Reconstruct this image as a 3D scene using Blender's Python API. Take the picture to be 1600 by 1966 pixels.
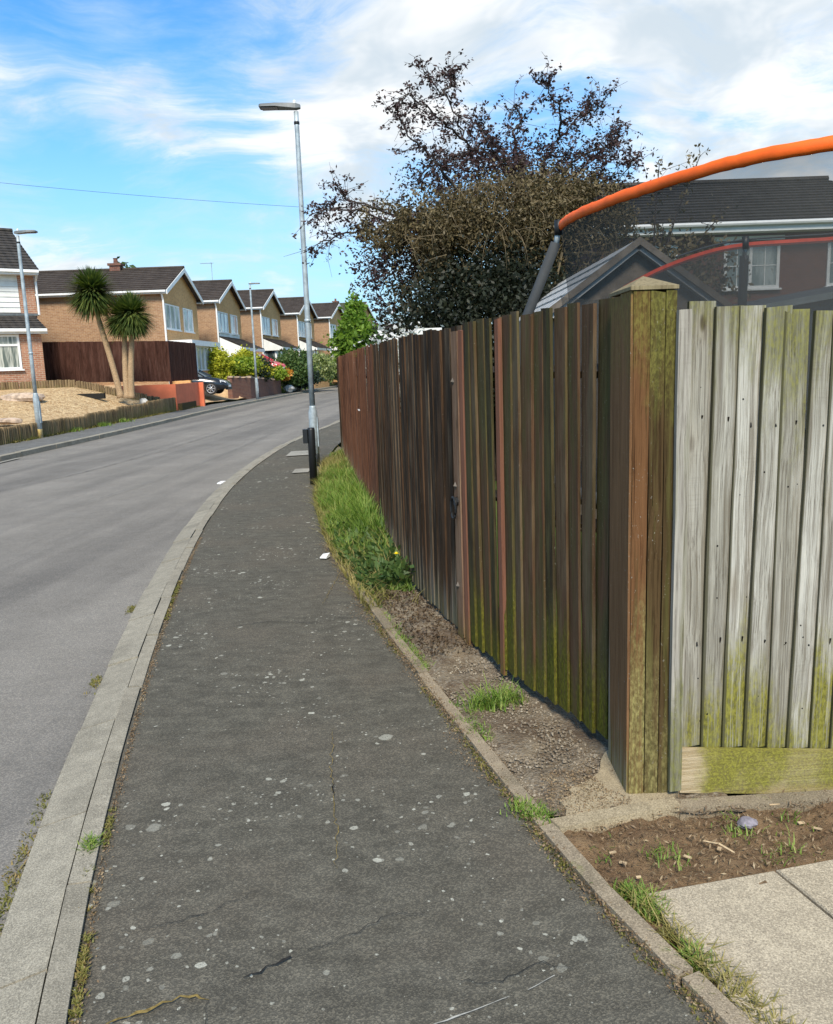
import bpy, math, random
import numpy as np
from mathutils import Vector, Matrix

for o in list(bpy.data.objects):
    bpy.data.objects.remove(o, do_unlink=True)
SC = bpy.context.scene
COL = SC.collection
rad = math.radians

# ------------------------------------------------------------------ camera, sky, sun, exposure
PITCH, ROLL = rad(10.0), rad(2.0)
f_ = Vector((0, math.cos(PITCH), -math.sin(PITCH)))
u_ = Vector((0, math.sin(PITCH), math.cos(PITCH)))
r_ = Vector((1, 0, 0))
r2 = r_ * math.cos(ROLL) - u_ * math.sin(ROLL)
u2 = r_ * math.sin(ROLL) + u_ * math.cos(ROLL)
cam = bpy.data.cameras.new('camera')
cam.sensor_fit = 'HORIZONTAL'
cam.sensor_width = 36
cam.lens = 36
cam.clip_start = 0.05
cam.clip_end = 3000
camo = bpy.data.objects.new('camera', cam)
COL.objects.link(camo)
m = Matrix((( r2.x, u2.x, -f_.x, 0), (r2.y, u2.y, -f_.y, 0), (r2.z, u2.z, -f_.z, 1.65), (0, 0, 0, 1)))
camo.matrix_world = m
SC.camera = camo

SUN_EL, SUN_AZ = 47.0, 179.0            # azimuth clockwise from +Y: behind the camera, to its right
world = bpy.data.worlds.new('World')
SC.world = world
world.use_nodes = True
SKY_STRENGTH = 0.12
SUN_STRENGTH = 3.0

sun = bpy.data.lights.new('sun', 'SUN')
sun.energy = SUN_STRENGTH
sun.angle = rad(16)
sun.color = (1.0, 0.91, 0.77)
suno = bpy.data.objects.new('sun', sun)
COL.objects.link(suno)
sd = Vector((math.sin(rad(SUN_AZ)) * math.cos(rad(SUN_EL)), math.cos(rad(SUN_AZ)) * math.cos(rad(SUN_EL)), math.sin(rad(SUN_EL))))
suno.rotation_euler = sd.to_track_quat('Z', 'Y').to_euler()
suno.location = (6, -10, 20)
SC.view_settings.view_transform = 'Standard'
SC.view_settings.look = 'None'
SC.view_settings.exposure = 0.9
SC.view_settings.gamma = 1
SC.view_settings.use_curve_mapping = False
SC.cycles.max_bounces = 6
SC.cycles.transparent_max_bounces = 12
SC.cycles.use_denoising = True


# ------------------------------------------------------------------ node helper
def lin(h):
    h = h.lstrip('#')
    out = []
    for i in (0, 2, 4):
        c = int(h[i:i + 2], 16) / 255
        out.append(c / 12.92 if c <= 0.04045 else ((c + 0.055) / 1.055) ** 2.4)
    return tuple(out)


def col(c):
    if isinstance(c, str):
        c = lin(c)
    return (c[0], c[1], c[2], 1.0)


class NT:
    def __init__(s, tree):
        s.t = tree
        s.n = tree.nodes
        s.n.clear()

    def add(s, typ, **kw):
        n = s.n.new(typ)
        for k, v in kw.items():
            setattr(n, k, v)
        return n

    def put(s, sock, v):
        if v is None:
            return
        if isinstance(v, bpy.types.NodeSocket):
            s.t.links.new(v, sock)
        elif isinstance(v, str):
            sock.default_value = col(v)
        elif isinstance(v, (tuple, list)) and sock.type == 'RGBA':
            sock.default_value = col(v)
        else:
            sock.default_value = v

    def math(s, op, a, b=None, c=None, clamp=False):
        n = s.add('ShaderNodeMath', operation=op, use_clamp=clamp)
        for i, v in enumerate((a, b, c)):
            s.put(n.inputs[i], v)
        return n.outputs[0]

    def vmath(s, op, a, b=None, scale=None):
        n = s.add('ShaderNodeVectorMath', operation=op)
        s.put(n.inputs[0], a)
        s.put(n.inputs[1], b)
        if scale is not None:
            s.put(n.inputs['Scale'], scale)
        return n.outputs['Value'] if op in ('LENGTH', 'DISTANCE', 'DOT_PRODUCT') else n.outputs[0]

    def mix(s, fac, a, b, blend='MIX'):
        n = s.add('ShaderNodeMix', data_type='RGBA', blend_type=blend)
        n.clamp_factor = True
        s.put(n.inputs[0], fac)
        s.put(n.inputs[6], a)
        s.put(n.inputs[7], b)
        return n.outputs[2]

    def noise(s, vec=None, scale=5.0, detail=4.0, rough=0.55, dist=0.0, colour=False):
        n = s.add('ShaderNodeTexNoise')
        s.put(n.inputs['Vector'], vec)
        s.put(n.inputs['Scale'], scale)
        s.put(n.inputs['Detail'], detail)
        s.put(n.inputs['Roughness'], rough)
        s.put(n.inputs['Distortion'], dist)
        return n.outputs['Color' if colour else 'Fac']

    def voronoi(s, vec=None, scale=5.0, feature='F1', rnd=1.0):
        n = s.add('ShaderNodeTexVoronoi', feature=feature)
        s.put(n.inputs['Vector'], vec)
        s.put(n.inputs['Scale'], scale)
        s.put(n.inputs['Randomness'], rnd)
        return n

    def step(s, v, lo, hi):
        n = s.add('ShaderNodeMapRange', interpolation_type='SMOOTHSTEP')
        s.put(n.inputs[0], v)
        s.put(n.inputs[1], lo)
        s.put(n.inputs[2], hi)
        n.inputs[3].default_value = 0
        n.inputs[4].default_value = 1
        return n.outputs[0]

    def ramp(s, fac, stops):
        n = s.add('ShaderNodeValToRGB')
        e = n.color_ramp.elements
        while len(e) < len(stops):
            e.new(0.5)
        for el, (p, c) in zip(e, stops):
            el.position = p
            el.color = col(c)
        s.put(n.inputs[0], fac)
        return n.outputs[0]

    def coord(s, which='Object'):
        return s.add('ShaderNodeTexCoord').outputs[which]

    def xyz(s, v):
        n = s.add('ShaderNodeSeparateXYZ')
        s.put(n.inputs[0], v)
        return n.outputs

    def comb(s, x=0.0, y=0.0, z=0.0):
        n = s.add('ShaderNodeCombineXYZ')
        s.put(n.inputs[0], x)
        s.put(n.inputs[1], y)
        s.put(n.inputs[2], z)
        return n.outputs[0]

    def bump(s, h, strength=0.3, dist=0.01):
        n = s.add('ShaderNodeBump')
        s.put(n.inputs['Strength'], strength)
        s.put(n.inputs['Distance'], dist)
        s.put(n.inputs['Height'], h)
        return n.outputs[0]


def mat_nodes(name):
    mt = bpy.data.materials.new(name)
    mt.use_nodes = True
    return mt, NT(mt.node_tree)


def finish(t, colour, rough=0.8, normal=None, metallic=0.0, spec=0.4, coat=0.0):
    b = t.add('ShaderNodeBsdfPrincipled')
    t.put(b.inputs['Base Color'], colour)
    t.put(b.inputs['Roughness'], rough)
    t.put(b.inputs['Metallic'], metallic)
    t.put(b.inputs['Specular IOR Level'], spec)
    t.put(b.inputs['Coat Weight'], coat)
    if normal is not None:
        t.put(b.inputs['Normal'], normal)
    o = t.add('ShaderNodeOutputMaterial')
    t.t.links.new(b.outputs[0], o.inputs[0])
    return b


def plain(name, c, rough=0.6, var=0.12, scale=6.0, metallic=0.0, spec=0.4, coat=0.0, bump=0.0):
    mt, t = mat_nodes(name)
    v = t.coord()
    n = t.noise(v, scale, 5, 0.6)
    c1 = tuple(x * (1 - var) for x in (lin(c) if isinstance(c, str) else c))
    c2 = tuple(min(1, x * (1 + var)) for x in (lin(c) if isinstance(c, str) else c))
    cc = t.mix(t.step(n, 0.3, 0.7), c1, c2)
    finish(t, cc, rough, t.bump(n, bump, 0.01) if bump else None, metallic, spec, coat)
    return mt


# ------------------------------------------------------------------ sky (Nishita with clouds in front of it)
def build_sky():
    t = NT(world.node_tree)
    sky = t.add('ShaderNodeTexSky', sky_type='NISHITA')
    sky.sun_disc = False
    sky.sun_elevation = rad(SUN_EL)
    sky.sun_rotation = rad(SUN_AZ)
    sky.air_density = 1.0
    sky.dust_density = 0.6
    sky.ozone_density = 3.0
    d = t.vmath('NORMALIZE', t.coord('Generated'))
    x, y, z = t.xyz(d)
    zz = t.math('ADD', t.math('MAXIMUM', z, 0.0), 0.30)
    px = t.math('DIVIDE', x, zz)
    py = t.math('DIVIDE', y, zz)
    p = t.comb(px, py, 0.0)
    warp = t.vmath('SCALE', t.vmath('SUBTRACT', t.noise(p, 1.6, 3, 0.5, colour=True), (0.5, 0.5, 0.5)), scale=0.55)
    pw = t.vmath('ADD', p, warp)
    big = t.noise(pw, 1.1, 5, 0.55)
    fine = t.noise(t.vmath('MULTIPLY', pw, (1.0, 1.9, 1.0)), 3.9, 9, 0.64)
    dens = t.math('ADD', t.math('MULTIPLY', big, 0.55), t.math('MULTIPLY', fine, 0.45))
    # the cloud bank to the right and the drifting bands, each by its direction
    for (dx, dy, dz, r, a) in CLOUDS:
        q = t.vmath('DISTANCE', d, Vector((dx, dy, dz)).normalized())
        g = t.math('SUBTRACT', 1.0, t.step(q, 0.0, r))
        dens = t.math('ADD', dens, t.math('MULTIPLY', g, a))
    thin = t.step(dens, 0.41, 0.64)
    thick = t.step(dens, 0.52, 0.68)
    low = t.math('SUBTRACT', 1.0, t.step(z, 0.0, 0.32))
    skyc = t.mix(1.0, sky.outputs[0], (0.42, 0.84, 1.06), 'MULTIPLY')
    pale = t.mix(t.math('MULTIPLY', low, 0.78), skyc, (2.75, 3.7, 4.35))
    shade = t.noise(t.vmath('ADD', pw, (3.1, 1.7, 0)), 2.3, 5, 0.6)
    cl = t.mix(t.step(shade, 0.38, 0.62), (3.15, 3.55, 3.85), (5.2, 5.15, 5.05))
    c = t.mix(t.math('MULTIPLY', thin, 0.55), pale, (3.3, 4.0, 4.5))
    c = t.mix(t.math('MULTIPLY', thick, 0.92), c, cl)
    b = t.add('ShaderNodeBackground')
    t.put(b.inputs[0], c)
    b.inputs[1].default_value = SKY_STRENGTH
    o = t.add('ShaderNodeOutputWorld')
    t.t.links.new(b.outputs[0], o.inputs[0])


CLOUDS = [(0.46, 1.0, 0.30, 0.42, 0.15), (0.30, 1.0, 0.42, 0.30, 0.09), (-0.10, 1.0, 0.24, 0.15, 0.16), (0.02, 1.0, 0.42, 0.17, 0.15),
          (0.0, 1.0, 0.27, 0.14, 0.12), (-0.32, 1.0, 0.33, 0.12, 0.12), (-0.50, 1.0, 0.36, 0.14, 0.16), (-0.30, 1.0, 0.50, 0.09, 0.07), (-0.27, 1.0, 0.25, 0.1, 0.07),
          (-0.40, 1.0, 0.11, 0.13, 0.10), (-0.28, 1.0, 0.46, 0.15, -0.15), (-0.37, 1.0, 0.20, 0.12, -0.08), (-0.42, 1.0, 0.40, 0.1, -0.08)]
build_sky()


# ------------------------------------------------------------------ mesh helpers
class MB:
    def __init__(s):
        s.V = []
        s.F = []

    def add(s, vs, fs):
        b = len(s.V)
        s.V.extend([tuple(v) for v in vs])
        s.F.extend([tuple(i + b for i in f) for f in fs])

    def obox(s, o, U, N, a0, a1, b0, b1, c0, c1):
        o, U, N = Vector(o), Vector(U), Vector(N)
        Z = Vector((0, 0, 1))
        vs = [o + U * a + N * b + Z * c for c in (c0, c1) for b in (b0, b1) for a in (a0, a1)]
        s.add(vs, [(0, 2, 3, 1), (4, 5, 7, 6), (0, 1, 5, 4), (2, 6, 7, 3), (0, 4, 6, 2), (1, 3, 7, 5)])

    def box(s, x0, x1, y0, y1, z0, z1):
        s.obox((0, 0, 0), (1, 0, 0), (0, 1, 0), x0, x1, y0, y1, z0, z1)

    def prism(s, poly, z0, z1):
        n = len(poly)
        vs = [(p[0], p[1], z0) for p in poly] + [(p[0], p[1], z1) for p in poly]
        fs = [tuple(range(n - 1, -1, -1)), tuple(range(n, 2 * n))]
        fs += [(i, (i + 1) % n, n + (i + 1) % n, n + i) for i in range(n)]
        s.add(vs, fs)

    def tube(s, pts, radii, n=6, cap=True):
        pts = [Vector(p) for p in pts]
        if not isinstance(radii, (list, tuple)):
            radii = [radii] * len(pts)
        vs, fs = [], []
        for i, p in enumerate(pts):
            a = pts[max(0, i - 1)]
            b = pts[min(len(pts) - 1, i + 1)]
            t = (b - a).normalized()
            ref = Vector((0, 0, 1)) if abs(t.z) < 0.9 else Vector((1, 0, 0))
            e1 = t.cross(ref).normalized()
            e2 = t.cross(e1)
            for k in range(n):
                an = 2 * math.pi * k / n
                vs.append(p + (e1 * math.cos(an) + e2 * math.sin(an)) * radii[i])
        for i in range(len(pts) - 1):
            for k in range(n):
                fs.append((i * n + k, i * n + (k + 1) % n, (i + 1) * n + (k + 1) % n, (i + 1) * n + k))
        if cap:
            fs.append(tuple(range(n - 1, -1, -1)))
            fs.append(tuple((len(pts) - 1) * n + k for k in range(n)))
        s.add(vs, fs)

    def lathe(s, prof, n=14, c=(0, 0, 0)):
        s.tube([(c[0], c[1], c[2] + z) for r, z in prof], [r for r, z in prof], n)

    def mesh(s, name, mt, smooth=False):
        me = bpy.data.meshes.new(name)
        me.from_pydata(s.V, [], s.F)
        me.update()
        if mt:
            me.materials.append(mt)
        if smooth:
            me.polygons.foreach_set('use_smooth', [True] * len(me.polygons))
        return me

    def build(s, name, mt, parent=None, smooth=False, loc=None, world=False):
        if world and parent is not None:
            inv = PM[parent.name].inverted()
            s.V = [tuple(inv @ Vector(v)) for v in s.V]
        return link(name, s.mesh(name, mt, smooth), parent, loc)


PM = {}


def link(name, me, parent=None, loc=None, rot=None):
    o = bpy.data.objects.new(name, me)
    COL.objects.link(o)
    if parent is not None:
        o.parent = parent
    if loc is not None:
        o.location = loc
    if rot is not None:
        o.rotation_euler = rot
    return o


def fast(name, V, F, mt, parent=None, smooth=False):
    V = np.asarray(V, dtype=np.float32)
    F = np.asarray(F, dtype=np.int32)
    me = bpy.data.meshes.new(name)
    me.vertices.add(len(V))
    me.vertices.foreach_set('co', V.ravel())
    k = F.shape[1]
    me.loops.add(F.size)
    me.loops.foreach_set('vertex_index', F.ravel())
    me.polygons.add(len(F))
    me.polygons.foreach_set('loop_start', np.arange(0, F.size, k, dtype=np.int32))
    me.polygons.foreach_set('loop_total', np.full(len(F), k, dtype=np.int32))
    if smooth:
        me.polygons.foreach_set('use_smooth', np.ones(len(F), dtype=bool))
    me.update(calc_edges=True)
    me.materials.append(mt)
    return link(name, me, parent)


def tag(o, label, cat, group=None):
    o['label'] = label
    o['category'] = cat
    if group:
        o['group'] = group
    return o


def thing(name, label, cat, loc=(0, 0, 0), rotz=0.0, group=None):
    o = bpy.data.objects.new(name, None)
    COL.objects.link(o)
    o.empty_display_size = 0.2
    o.location = loc
    o.rotation_euler = (0, 0, rotz)
    PM[o.name] = Matrix.Translation(Vector(loc)) @ Matrix.Rotation(rotz, 4, 'Z')
    return tag(o, label, cat, group)


def structure(o):
    o['kind'] = 'structure'
    return o


def stuff(o):
    o['kind'] = 'stuff'
    return o


def smooth01(x):
    x = np.clip(x, 0, 1)
    return x * x * (3 - 2 * x)


def poly_at(poly, y):          # x of a polyline (x, y) at a given y
    ys = [p[1] for p in poly]
    xs = [p[0] for p in poly]
    return float(np.interp(y, ys, xs))


def resample(poly, step):
    out = [Vector((p[0], p[1])) for p in poly]
    L = [0.0]
    for a, b in zip(out, out[1:]):
        L.append(L[-1] + (b - a).length)
    n = max(1, int(L[-1] / step))
    res = []
    for i in range(n + 1):
        d = i * L[-1] / n
        k = max(j for j in range(len(L)) if L[j] <= d + 1e-9)
        k = min(k, len(out) - 2)
        f = (d - L[k]) / (L[k + 1] - L[k])
        res.append(out[k].lerp(out[k + 1], f))
    return res


def smoothpoly(poly, it=3):
    for _ in range(it):
        q = [poly[0]]
        for a, b in zip(poly, poly[1:]):
            q.append((a[0] * .75 + b[0] * .25, a[1] * .75 + b[1] * .25))
            q.append((a[0] * .25 + b[0] * .75, a[1] * .25 + b[1] * .75))
        q.append(poly[-1])
        poly = q
    return poly


def vnoise(x, y, seed=0):      # smooth value noise on arrays
    rs = np.random.RandomState(seed)
    tb = rs.rand(64, 64)
    xi = np.floor(x).astype(int)
    yi = np.floor(y).astype(int)
    fx = smooth01(x - xi)
    fy = smooth01(y - yi)
    g = lambda a, b: tb[a % 64, b % 64]
    return (g(xi, yi) * (1 - fx) + g(xi + 1, yi) * fx) * (1 - fy) + (g(xi, yi + 1) * (1 - fx) + g(xi + 1, yi + 1) * fx) * fy


# ------------------------------------------------------------------ materials
def asphalt(name, base, tint, lichen=0.0, agg=0.35, mott=0.3, tracks=False):
    mt, t = mat_nodes(name)
    v = t.coord()
    a = t.noise(v, 330, 3, 0.7)
    a2 = t.voronoi(v, 210)
    med = t.noise(t.vmath('MULTIPLY', v, (0.8, 1.5, 1.0)), 8, 7, 0.7)
    big = t.noise(v, 1.1, 4, 0.55)
    c = t.mix(t.step(med, 0.3, 0.72), tuple(x * (1 - mott * 1.1) for x in base), tuple(x * (1 + mott) for x in base))
    c = t.mix(t.math('MULTIPLY', t.step(big, 0.42, 0.7), 0.6), c, tint)
    stone = t.mix(t.step(t.xyz(a2.outputs['Color'])[0], 0.35, 1.0), (0.4, 0.4, 0.4), (2.1, 2.0, 1.85))
    if tracks:
        tx, ty, tz = t.xyz(v)
        tr_ = t.noise(t.comb(t.math('ADD', t.math('MULTIPLY', tx, 0.9), t.math('MULTIPLY', ty, -0.06)), t.math('MULTIPLY', ty, 0.05), 0.0), 1.0, 5, 0.6)
        c = t.mix(t.step(tr_, 0.35, 0.62), t.mix(1.0, c, (0.80, 0.80, 0.81), 'MULTIPLY'), t.mix(1.0, c, (1.14, 1.13, 1.12), 'MULTIPLY'))
        pt = t.noise(v, 0.35, 3, 0.5)
        c = t.mix(t.math('MULTIPLY', t.step(pt, 0.56, 0.60), 0.22), c, t.mix(1.0, c, (0.75, 0.75, 0.76), 'MULTIPLY'))
    c = t.mix(agg * 1.6, c, t.mix(1.0, c, stone, 'MULTIPLY'))
    c = t.mix(t.math('MULTIPLY', t.step(a, 0.62, 0.72), 0.25), c, (0.42, 0.41, 0.38))
    if lichen > 0:
        wv = t.vmath('ADD', v, t.vmath('SCALE', t.vmath('SUBTRACT', t.noise(v, 22, 3, colour=True), (.5, .5, .5)), scale=0.035))
        area = t.step(t.noise(v, 1.3, 3, 0.6), 0.38, 0.62)
        for sc, r0, keep in ((6.0, 0.17, 0.45), (11.0, 0.22, 0.38), (19.0, 0.24, 0.42), (42.0, 0.27, 0.5)):
            vo = t.voronoi(t.vmath('ADD', wv, (sc, sc * .37, 0)), sc)
            rr = t.xyz(vo.outputs['Color'])
            rad_ = t.math('MULTIPLY', t.step(rr[0], keep, 1.0), r0)
            rad_ = t.math('MULTIPLY', rad_, t.math('ADD', 0.35, t.math('MULTIPLY', area, 0.85)))
            mk = t.math('SUBTRACT', 1.0, t.step(t.math('SUBTRACT', vo.outputs['Distance'], rad_), -0.03, 0.01))
            mk = t.math('MULTIPLY', mk, t.step(rad_, 0.02, 0.04))
            amt = t.math('MULTIPLY', mk, t.math('ADD', 0.24, t.math('MULTIPLY', t.math('POWER', rr[1], 1.5), 0.76)))
            pit = t.step(t.noise(v, 130, 3, 0.7), 0.25, 0.5)
            c = t.mix(t.math('MULTIPLY', t.math('MULTIPLY', amt, pit), lichen), c, (0.42, 0.41, 0.34))
    h = t.math('ADD', t.math('MULTIPLY', a, 0.5), t.math('MULTIPLY', a2.outputs['Distance'], 0.6))
    finish(t, c, 0.9, t.bump(h, 0.55, 0.006), spec=0.14)
    return mt


def concrete(name, c1, c2, stain, moss=0.0, pit=1.0):
    mt, t = mat_nodes(name)
    v = t.coord()
    rnd = t.add('ShaderNodeObjectInfo').outputs['Random']
    v = t.vmath('ADD', v, t.comb(t.math('MULTIPLY', rnd, 17.0), t.math('MULTIPLY', rnd, 31.0), 0.0))
    n1 = t.noise(v, 14, 6, 0.65)
    n2 = t.noise(v, 190, 3, 0.7)
    big = t.noise(v, 2.6, 4, 0.6)
    c = t.mix(t.step(n1, 0.3, 0.7), c1, c2)
    c = t.mix(t.math('MULTIPLY', t.step(big, 0.45, 0.7), 0.7), c, stain)
    n3 = t.noise(v, 75, 3, 0.7)
    c = t.mix(t.math('MULTIPLY', t.step(n2, 0.50, 0.62), 0.62 * pit), c, tuple(x * 0.5 for x in c1))
    c = t.mix(t.math('MULTIPLY', t.math('SUBTRACT', 1.0, t.step(n2, 0.36, 0.48)), 0.6 * pit), c, tuple(min(1, x * 1.45) for x in c2))
    c = t.mix(t.math('MULTIPLY', t.step(n3, 0.56, 0.68), 0.4 * pit), c, tuple(x * 0.6 for x in c1))
    c = t.mix(t.math('MULTIPLY', rnd, 0.22), c, stain)
    if moss:
        mk = t.step(t.noise(v, 7, 6, 0.7), 0.62 - moss * 0.2, 0.75)
        c = t.mix(mk, c, (0.13, 0.14, 0.03))
    finish(t, c, 0.9, t.bump(t.math('ADD', n1, t.math('MULTIPLY', n2, 0.7)), 0.5, 0.006), spec=0.25)
    return mt


def wood(name, tones, grain_dark=0.5, moss_h=0.35, moss_amt=0.8, moss_col=(0.13, 0.14, 0.012), bleach=0.0, bleach_col=(0.33, 0.3, 0.25),
         top_moss=0.0, top_z=1.83, specks=0.25, knots=0.0, streak_col=None, streak=0.0, spec=0.06, gfreq=1.0, nails=(), along='Z', edge_shade=0.0):
    mt, t = mat_nodes(name)
    v = t.coord()
    rnd = t.add('ShaderNodeObjectInfo').outputs['Random']
    off = t.comb(t.math('MULTIPLY', rnd, 47.0), t.math('MULTIPLY', rnd, 91.0), t.math('MULTIPLY', rnd, 63.0))
    rx, ry, rz = t.xyz(v)
    if along == 'X':
        vv = t.comb(rz, ry, rx)
    else:
        vv = v
    wob = t.vmath('SCALE', t.vmath('SUBTRACT', t.noise(t.vmath('ADD', vv, off), 2.2, 2, colour=True), (.5, .5, .5)), scale=0.03)
    vw = t.vmath('ADD', t.vmath('ADD', vv, wob), off)
    g1 = t.noise(t.vmath('MULTIPLY', vw, (95 * gfreq, 95 * gfreq, 1.9)), 1.0, 6, 0.68)
    g2 = t.noise(t.vmath('MULTIPLY', vw, (26, 26, 0.8)), 1.0, 4, 0.6)
    bl = t.noise(t.vmath('MULTIPLY', vw, (9, 9, 1.7)), 1.0, 5, 0.6)
    n = len(tones)
    stops = [((i + 0.0) / max(1, n - 1), c) for i, c in enumerate(tones)]
    r2_ = t.math('FRACT', t.math('MULTIPLY', rnd, 7.31))
    key = t.math('ADD', t.math('MULTIPLY', r2_, 0.62), t.math('MULTIPLY', t.step(bl, 0.25, 0.75), 0.38))
    c = t.ramp(key, stops)
    c = t.mix(t.math('MULTIPLY', t.step(g1, 0.44, 0.66), grain_dark), c, t.mix(1.0, c, (0.34, 0.31, 0.29), 'MULTIPLY'))
    c = t.mix(t.math('MULTIPLY', t.math('SUBTRACT', 1.0, t.step(g1, 0.27, 0.44)), grain_dark * 0.75), c, t.mix(1.0, c, (1.65, 1.6, 1.52), 'MULTIPLY'))
    c = t.mix(t.math('MULTIPLY', t.step(g2, 0.5, 0.7), 0.45), c, t.mix(1.0, c, (0.55, 0.52, 0.5), 'MULTIPLY'))
    chk = t.noise(t.vmath('MULTIPLY', vw, (170 * gfreq, 170 * gfreq, 2.6)), 1.0, 4, 0.7)
    c = t.mix(t.math('MULTIPLY', t.step(chk, 0.57, 0.66), min(1.0, grain_dark * 1.1)), c, t.mix(1.0, c, (0.26, 0.23, 0.20), 'MULTIPLY'))
    if streak > 0:
        c = t.mix(t.math('MULTIPLY', t.step(t.noise(t.vmath('MULTIPLY', vw, (30 * gfreq, 30 * gfreq, 1.1)), 1.0, 5, 0.62), 0.5, 0.66), streak), c, streak_col)
    saw = t.noise(t.vmath('MULTIPLY', vw, (5, 5, 160)), 1.0, 2, 0.5)
    c = t.mix(t.math('MULTIPLY', t.math('MULTIPLY', t.step(saw, 0.5, 0.7), t.step(bl, 0.5, 0.65)), 0.22), c, t.mix(1.0, c, (0.6, 0.58, 0.56), 'MULTIPLY'))
    if bleach > 0:
        zb = t.math('SUBTRACT', t.math('ADD', 0.18, t.math('MULTIPLY', t.math('SUBTRACT', g2, 0.5), 1.7)), rz)
        c = t.mix(t.math('MULTIPLY', t.step(zb, -0.1, 0.2), bleach), c, bleach_col)
    if knots > 0:
        kv = t.vmath('MULTIPLY', vw, (8.5, 0.0, 3.4))
        vo = t.voronoi(kv, 1.0)
        kd = vo.outputs['Distance']
        kk = t.xyz(vo.outputs['Color'])
        on = t.step(kk[0], 0.58, 0.62)
        ring = t.math('MULTIPLY', t.math('SUBTRACT', 1.0, t.step(kd, 0.07, 0.15)), on)
        halo = t.math('MULTIPLY', t.math('SUBTRACT', 1.0, t.step(kd, 0.08, 0.42)), on)
        c = t.mix(t.math('MULTIPLY', halo, 0.35 * knots), c, t.mix(1.0, c, (0.72, 0.6, 0.45), 'MULTIPLY'))
        c = t.mix(t.math('MULTIPLY', ring, 0.85 * knots), c, (0.055, 0.04, 0.026))
    mn = t.noise(t.vmath('MULTIPLY', vw, (20, 20, 4.5)), 1.0, 5, 0.65)
    mfine = t.noise(t.vmath('MULTIPLY', vw, (90, 90, 40)), 1.0, 3, 0.7)
    if moss_amt > 0:
        hh = t.math('MULTIPLY', t.math('ADD', 0.55, t.math('FRACT', t.math('MULTIPLY', rnd, 13.7))), moss_h)
        k = t.math('SUBTRACT', t.math('ADD', hh, t.math('MULTIPLY', t.math('SUBTRACT', mn, 0.5), moss_h * 2.2)), rz)
        mk = t.math('MULTIPLY', t.math('MULTIPLY', t.step(k, -0.10, 0.30), t.math('ADD', 0.25, t.math('MULTIPLY', mfine, 0.9))), t.math('ADD', 0.45, t.math('MULTIPLY', t.step(g1, 0.35, 0.6), 0.55)))
        c = t.mix(t.math('MULTIPLY', mk, moss_amt * 1.7, clamp=True), c, t.mix(t.step(mfine, 0.3, 0.7), tuple(x * 0.4 for x in moss_col), tuple(x * 1.15 for x in moss_col)))
    if top_moss > 0:
        hh = t.math('ADD', 0.1, t.math('MULTIPLY', t.math('FRACT', t.math('MULTIPLY', rnd, 23.1)), 0.36))
        k = t.math('SUBTRACT', t.math('ADD', t.math('ADD', rz, hh), t.math('MULTIPLY', t.math('SUBTRACT', mn, 0.5), 0.9)), top_z - 0.02)
        mk = t.math('MULTIPLY', t.step(k, -0.08, 0.35), t.math('ADD', 0.2, t.math('MULTIPLY', mfine, 0.9)))
        c = t.mix(t.math('MULTIPLY', mk, top_moss * 1.8, clamp=True), c, t.mix(t.step(mfine, 0.3, 0.7), (0.06, 0.06, 0.015), (0.20, 0.19, 0.045)))
    if edge_shade > 0:  # shadow line between boards, painted as a dark olive strip on the left edge
        c = t.mix(t.math('MULTIPLY', t.math('SUBTRACT', 1.0, t.step(rx, -0.0485, -0.0425)), edge_shade), c, (0.055, 0.052, 0.026))
    if specks > 0:
        sp = t.noise(t.vmath('MULTIPLY', vw, (150, 150, 90)), 1.0, 2, 0.6)
        c = t.mix(t.math('MULTIPLY', t.math('MULTIPLY', t.step(sp, 0.66, 0.73), t.step(bl, 0.42, 0.6)), specks), c, (0.34, 0.31, 0.26))
    h = t.math('ADD', t.math('MULTIPLY', g1, 0.7), t.math('MULTIPLY', g2, 0.4))
    finish(t, c, 0.82, t.bump(h, 0.6, 0.006), spec=spec)
    return mt


def leafmat(name, c1, c2, c3=None, trans=0.3, rough=0.55):
    mt, t = mat_nodes(name)
    g = t.add('ShaderNodeNewGeometry')
    r = g.outputs['Random Per Island']
    v = t.coord()
    cl = t.noise(v, 3.0, 3, 0.6)
    k = t.math('ADD', t.math('MULTIPLY', r, 0.6), t.math('MULTIPLY', t.step(cl, 0.3, 0.7), 0.4))
    c = t.ramp(k, [(0.0, c1), (0.55, c2), (1.0, c3 or c2)])
    d = t.add('ShaderNodeBsdfPrincipled')
    t.put(d.inputs['Base Color'], c)
    d.inputs['Roughness'].default_value = rough
    d.inputs['Specular IOR Level'].default_value = 0.3
    tr = t.add('ShaderNodeBsdfTranslucent')
    t.put(tr.inputs[0], t.mix(1.0, c, (1.3, 1.4, 0.8), 'MULTIPLY'))
    mx = t.add('ShaderNodeMixShader')
    mx.inputs[0].default_value = trans
    t.t.links.new(d.outputs[0], mx.inputs[1])
    t.t.links.new(tr.outputs[0], mx.inputs[2])
    o = t.add('ShaderNodeOutputMaterial')
    t.t.links.new(mx.outputs[0], o.inputs[0])
    return mt


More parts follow.
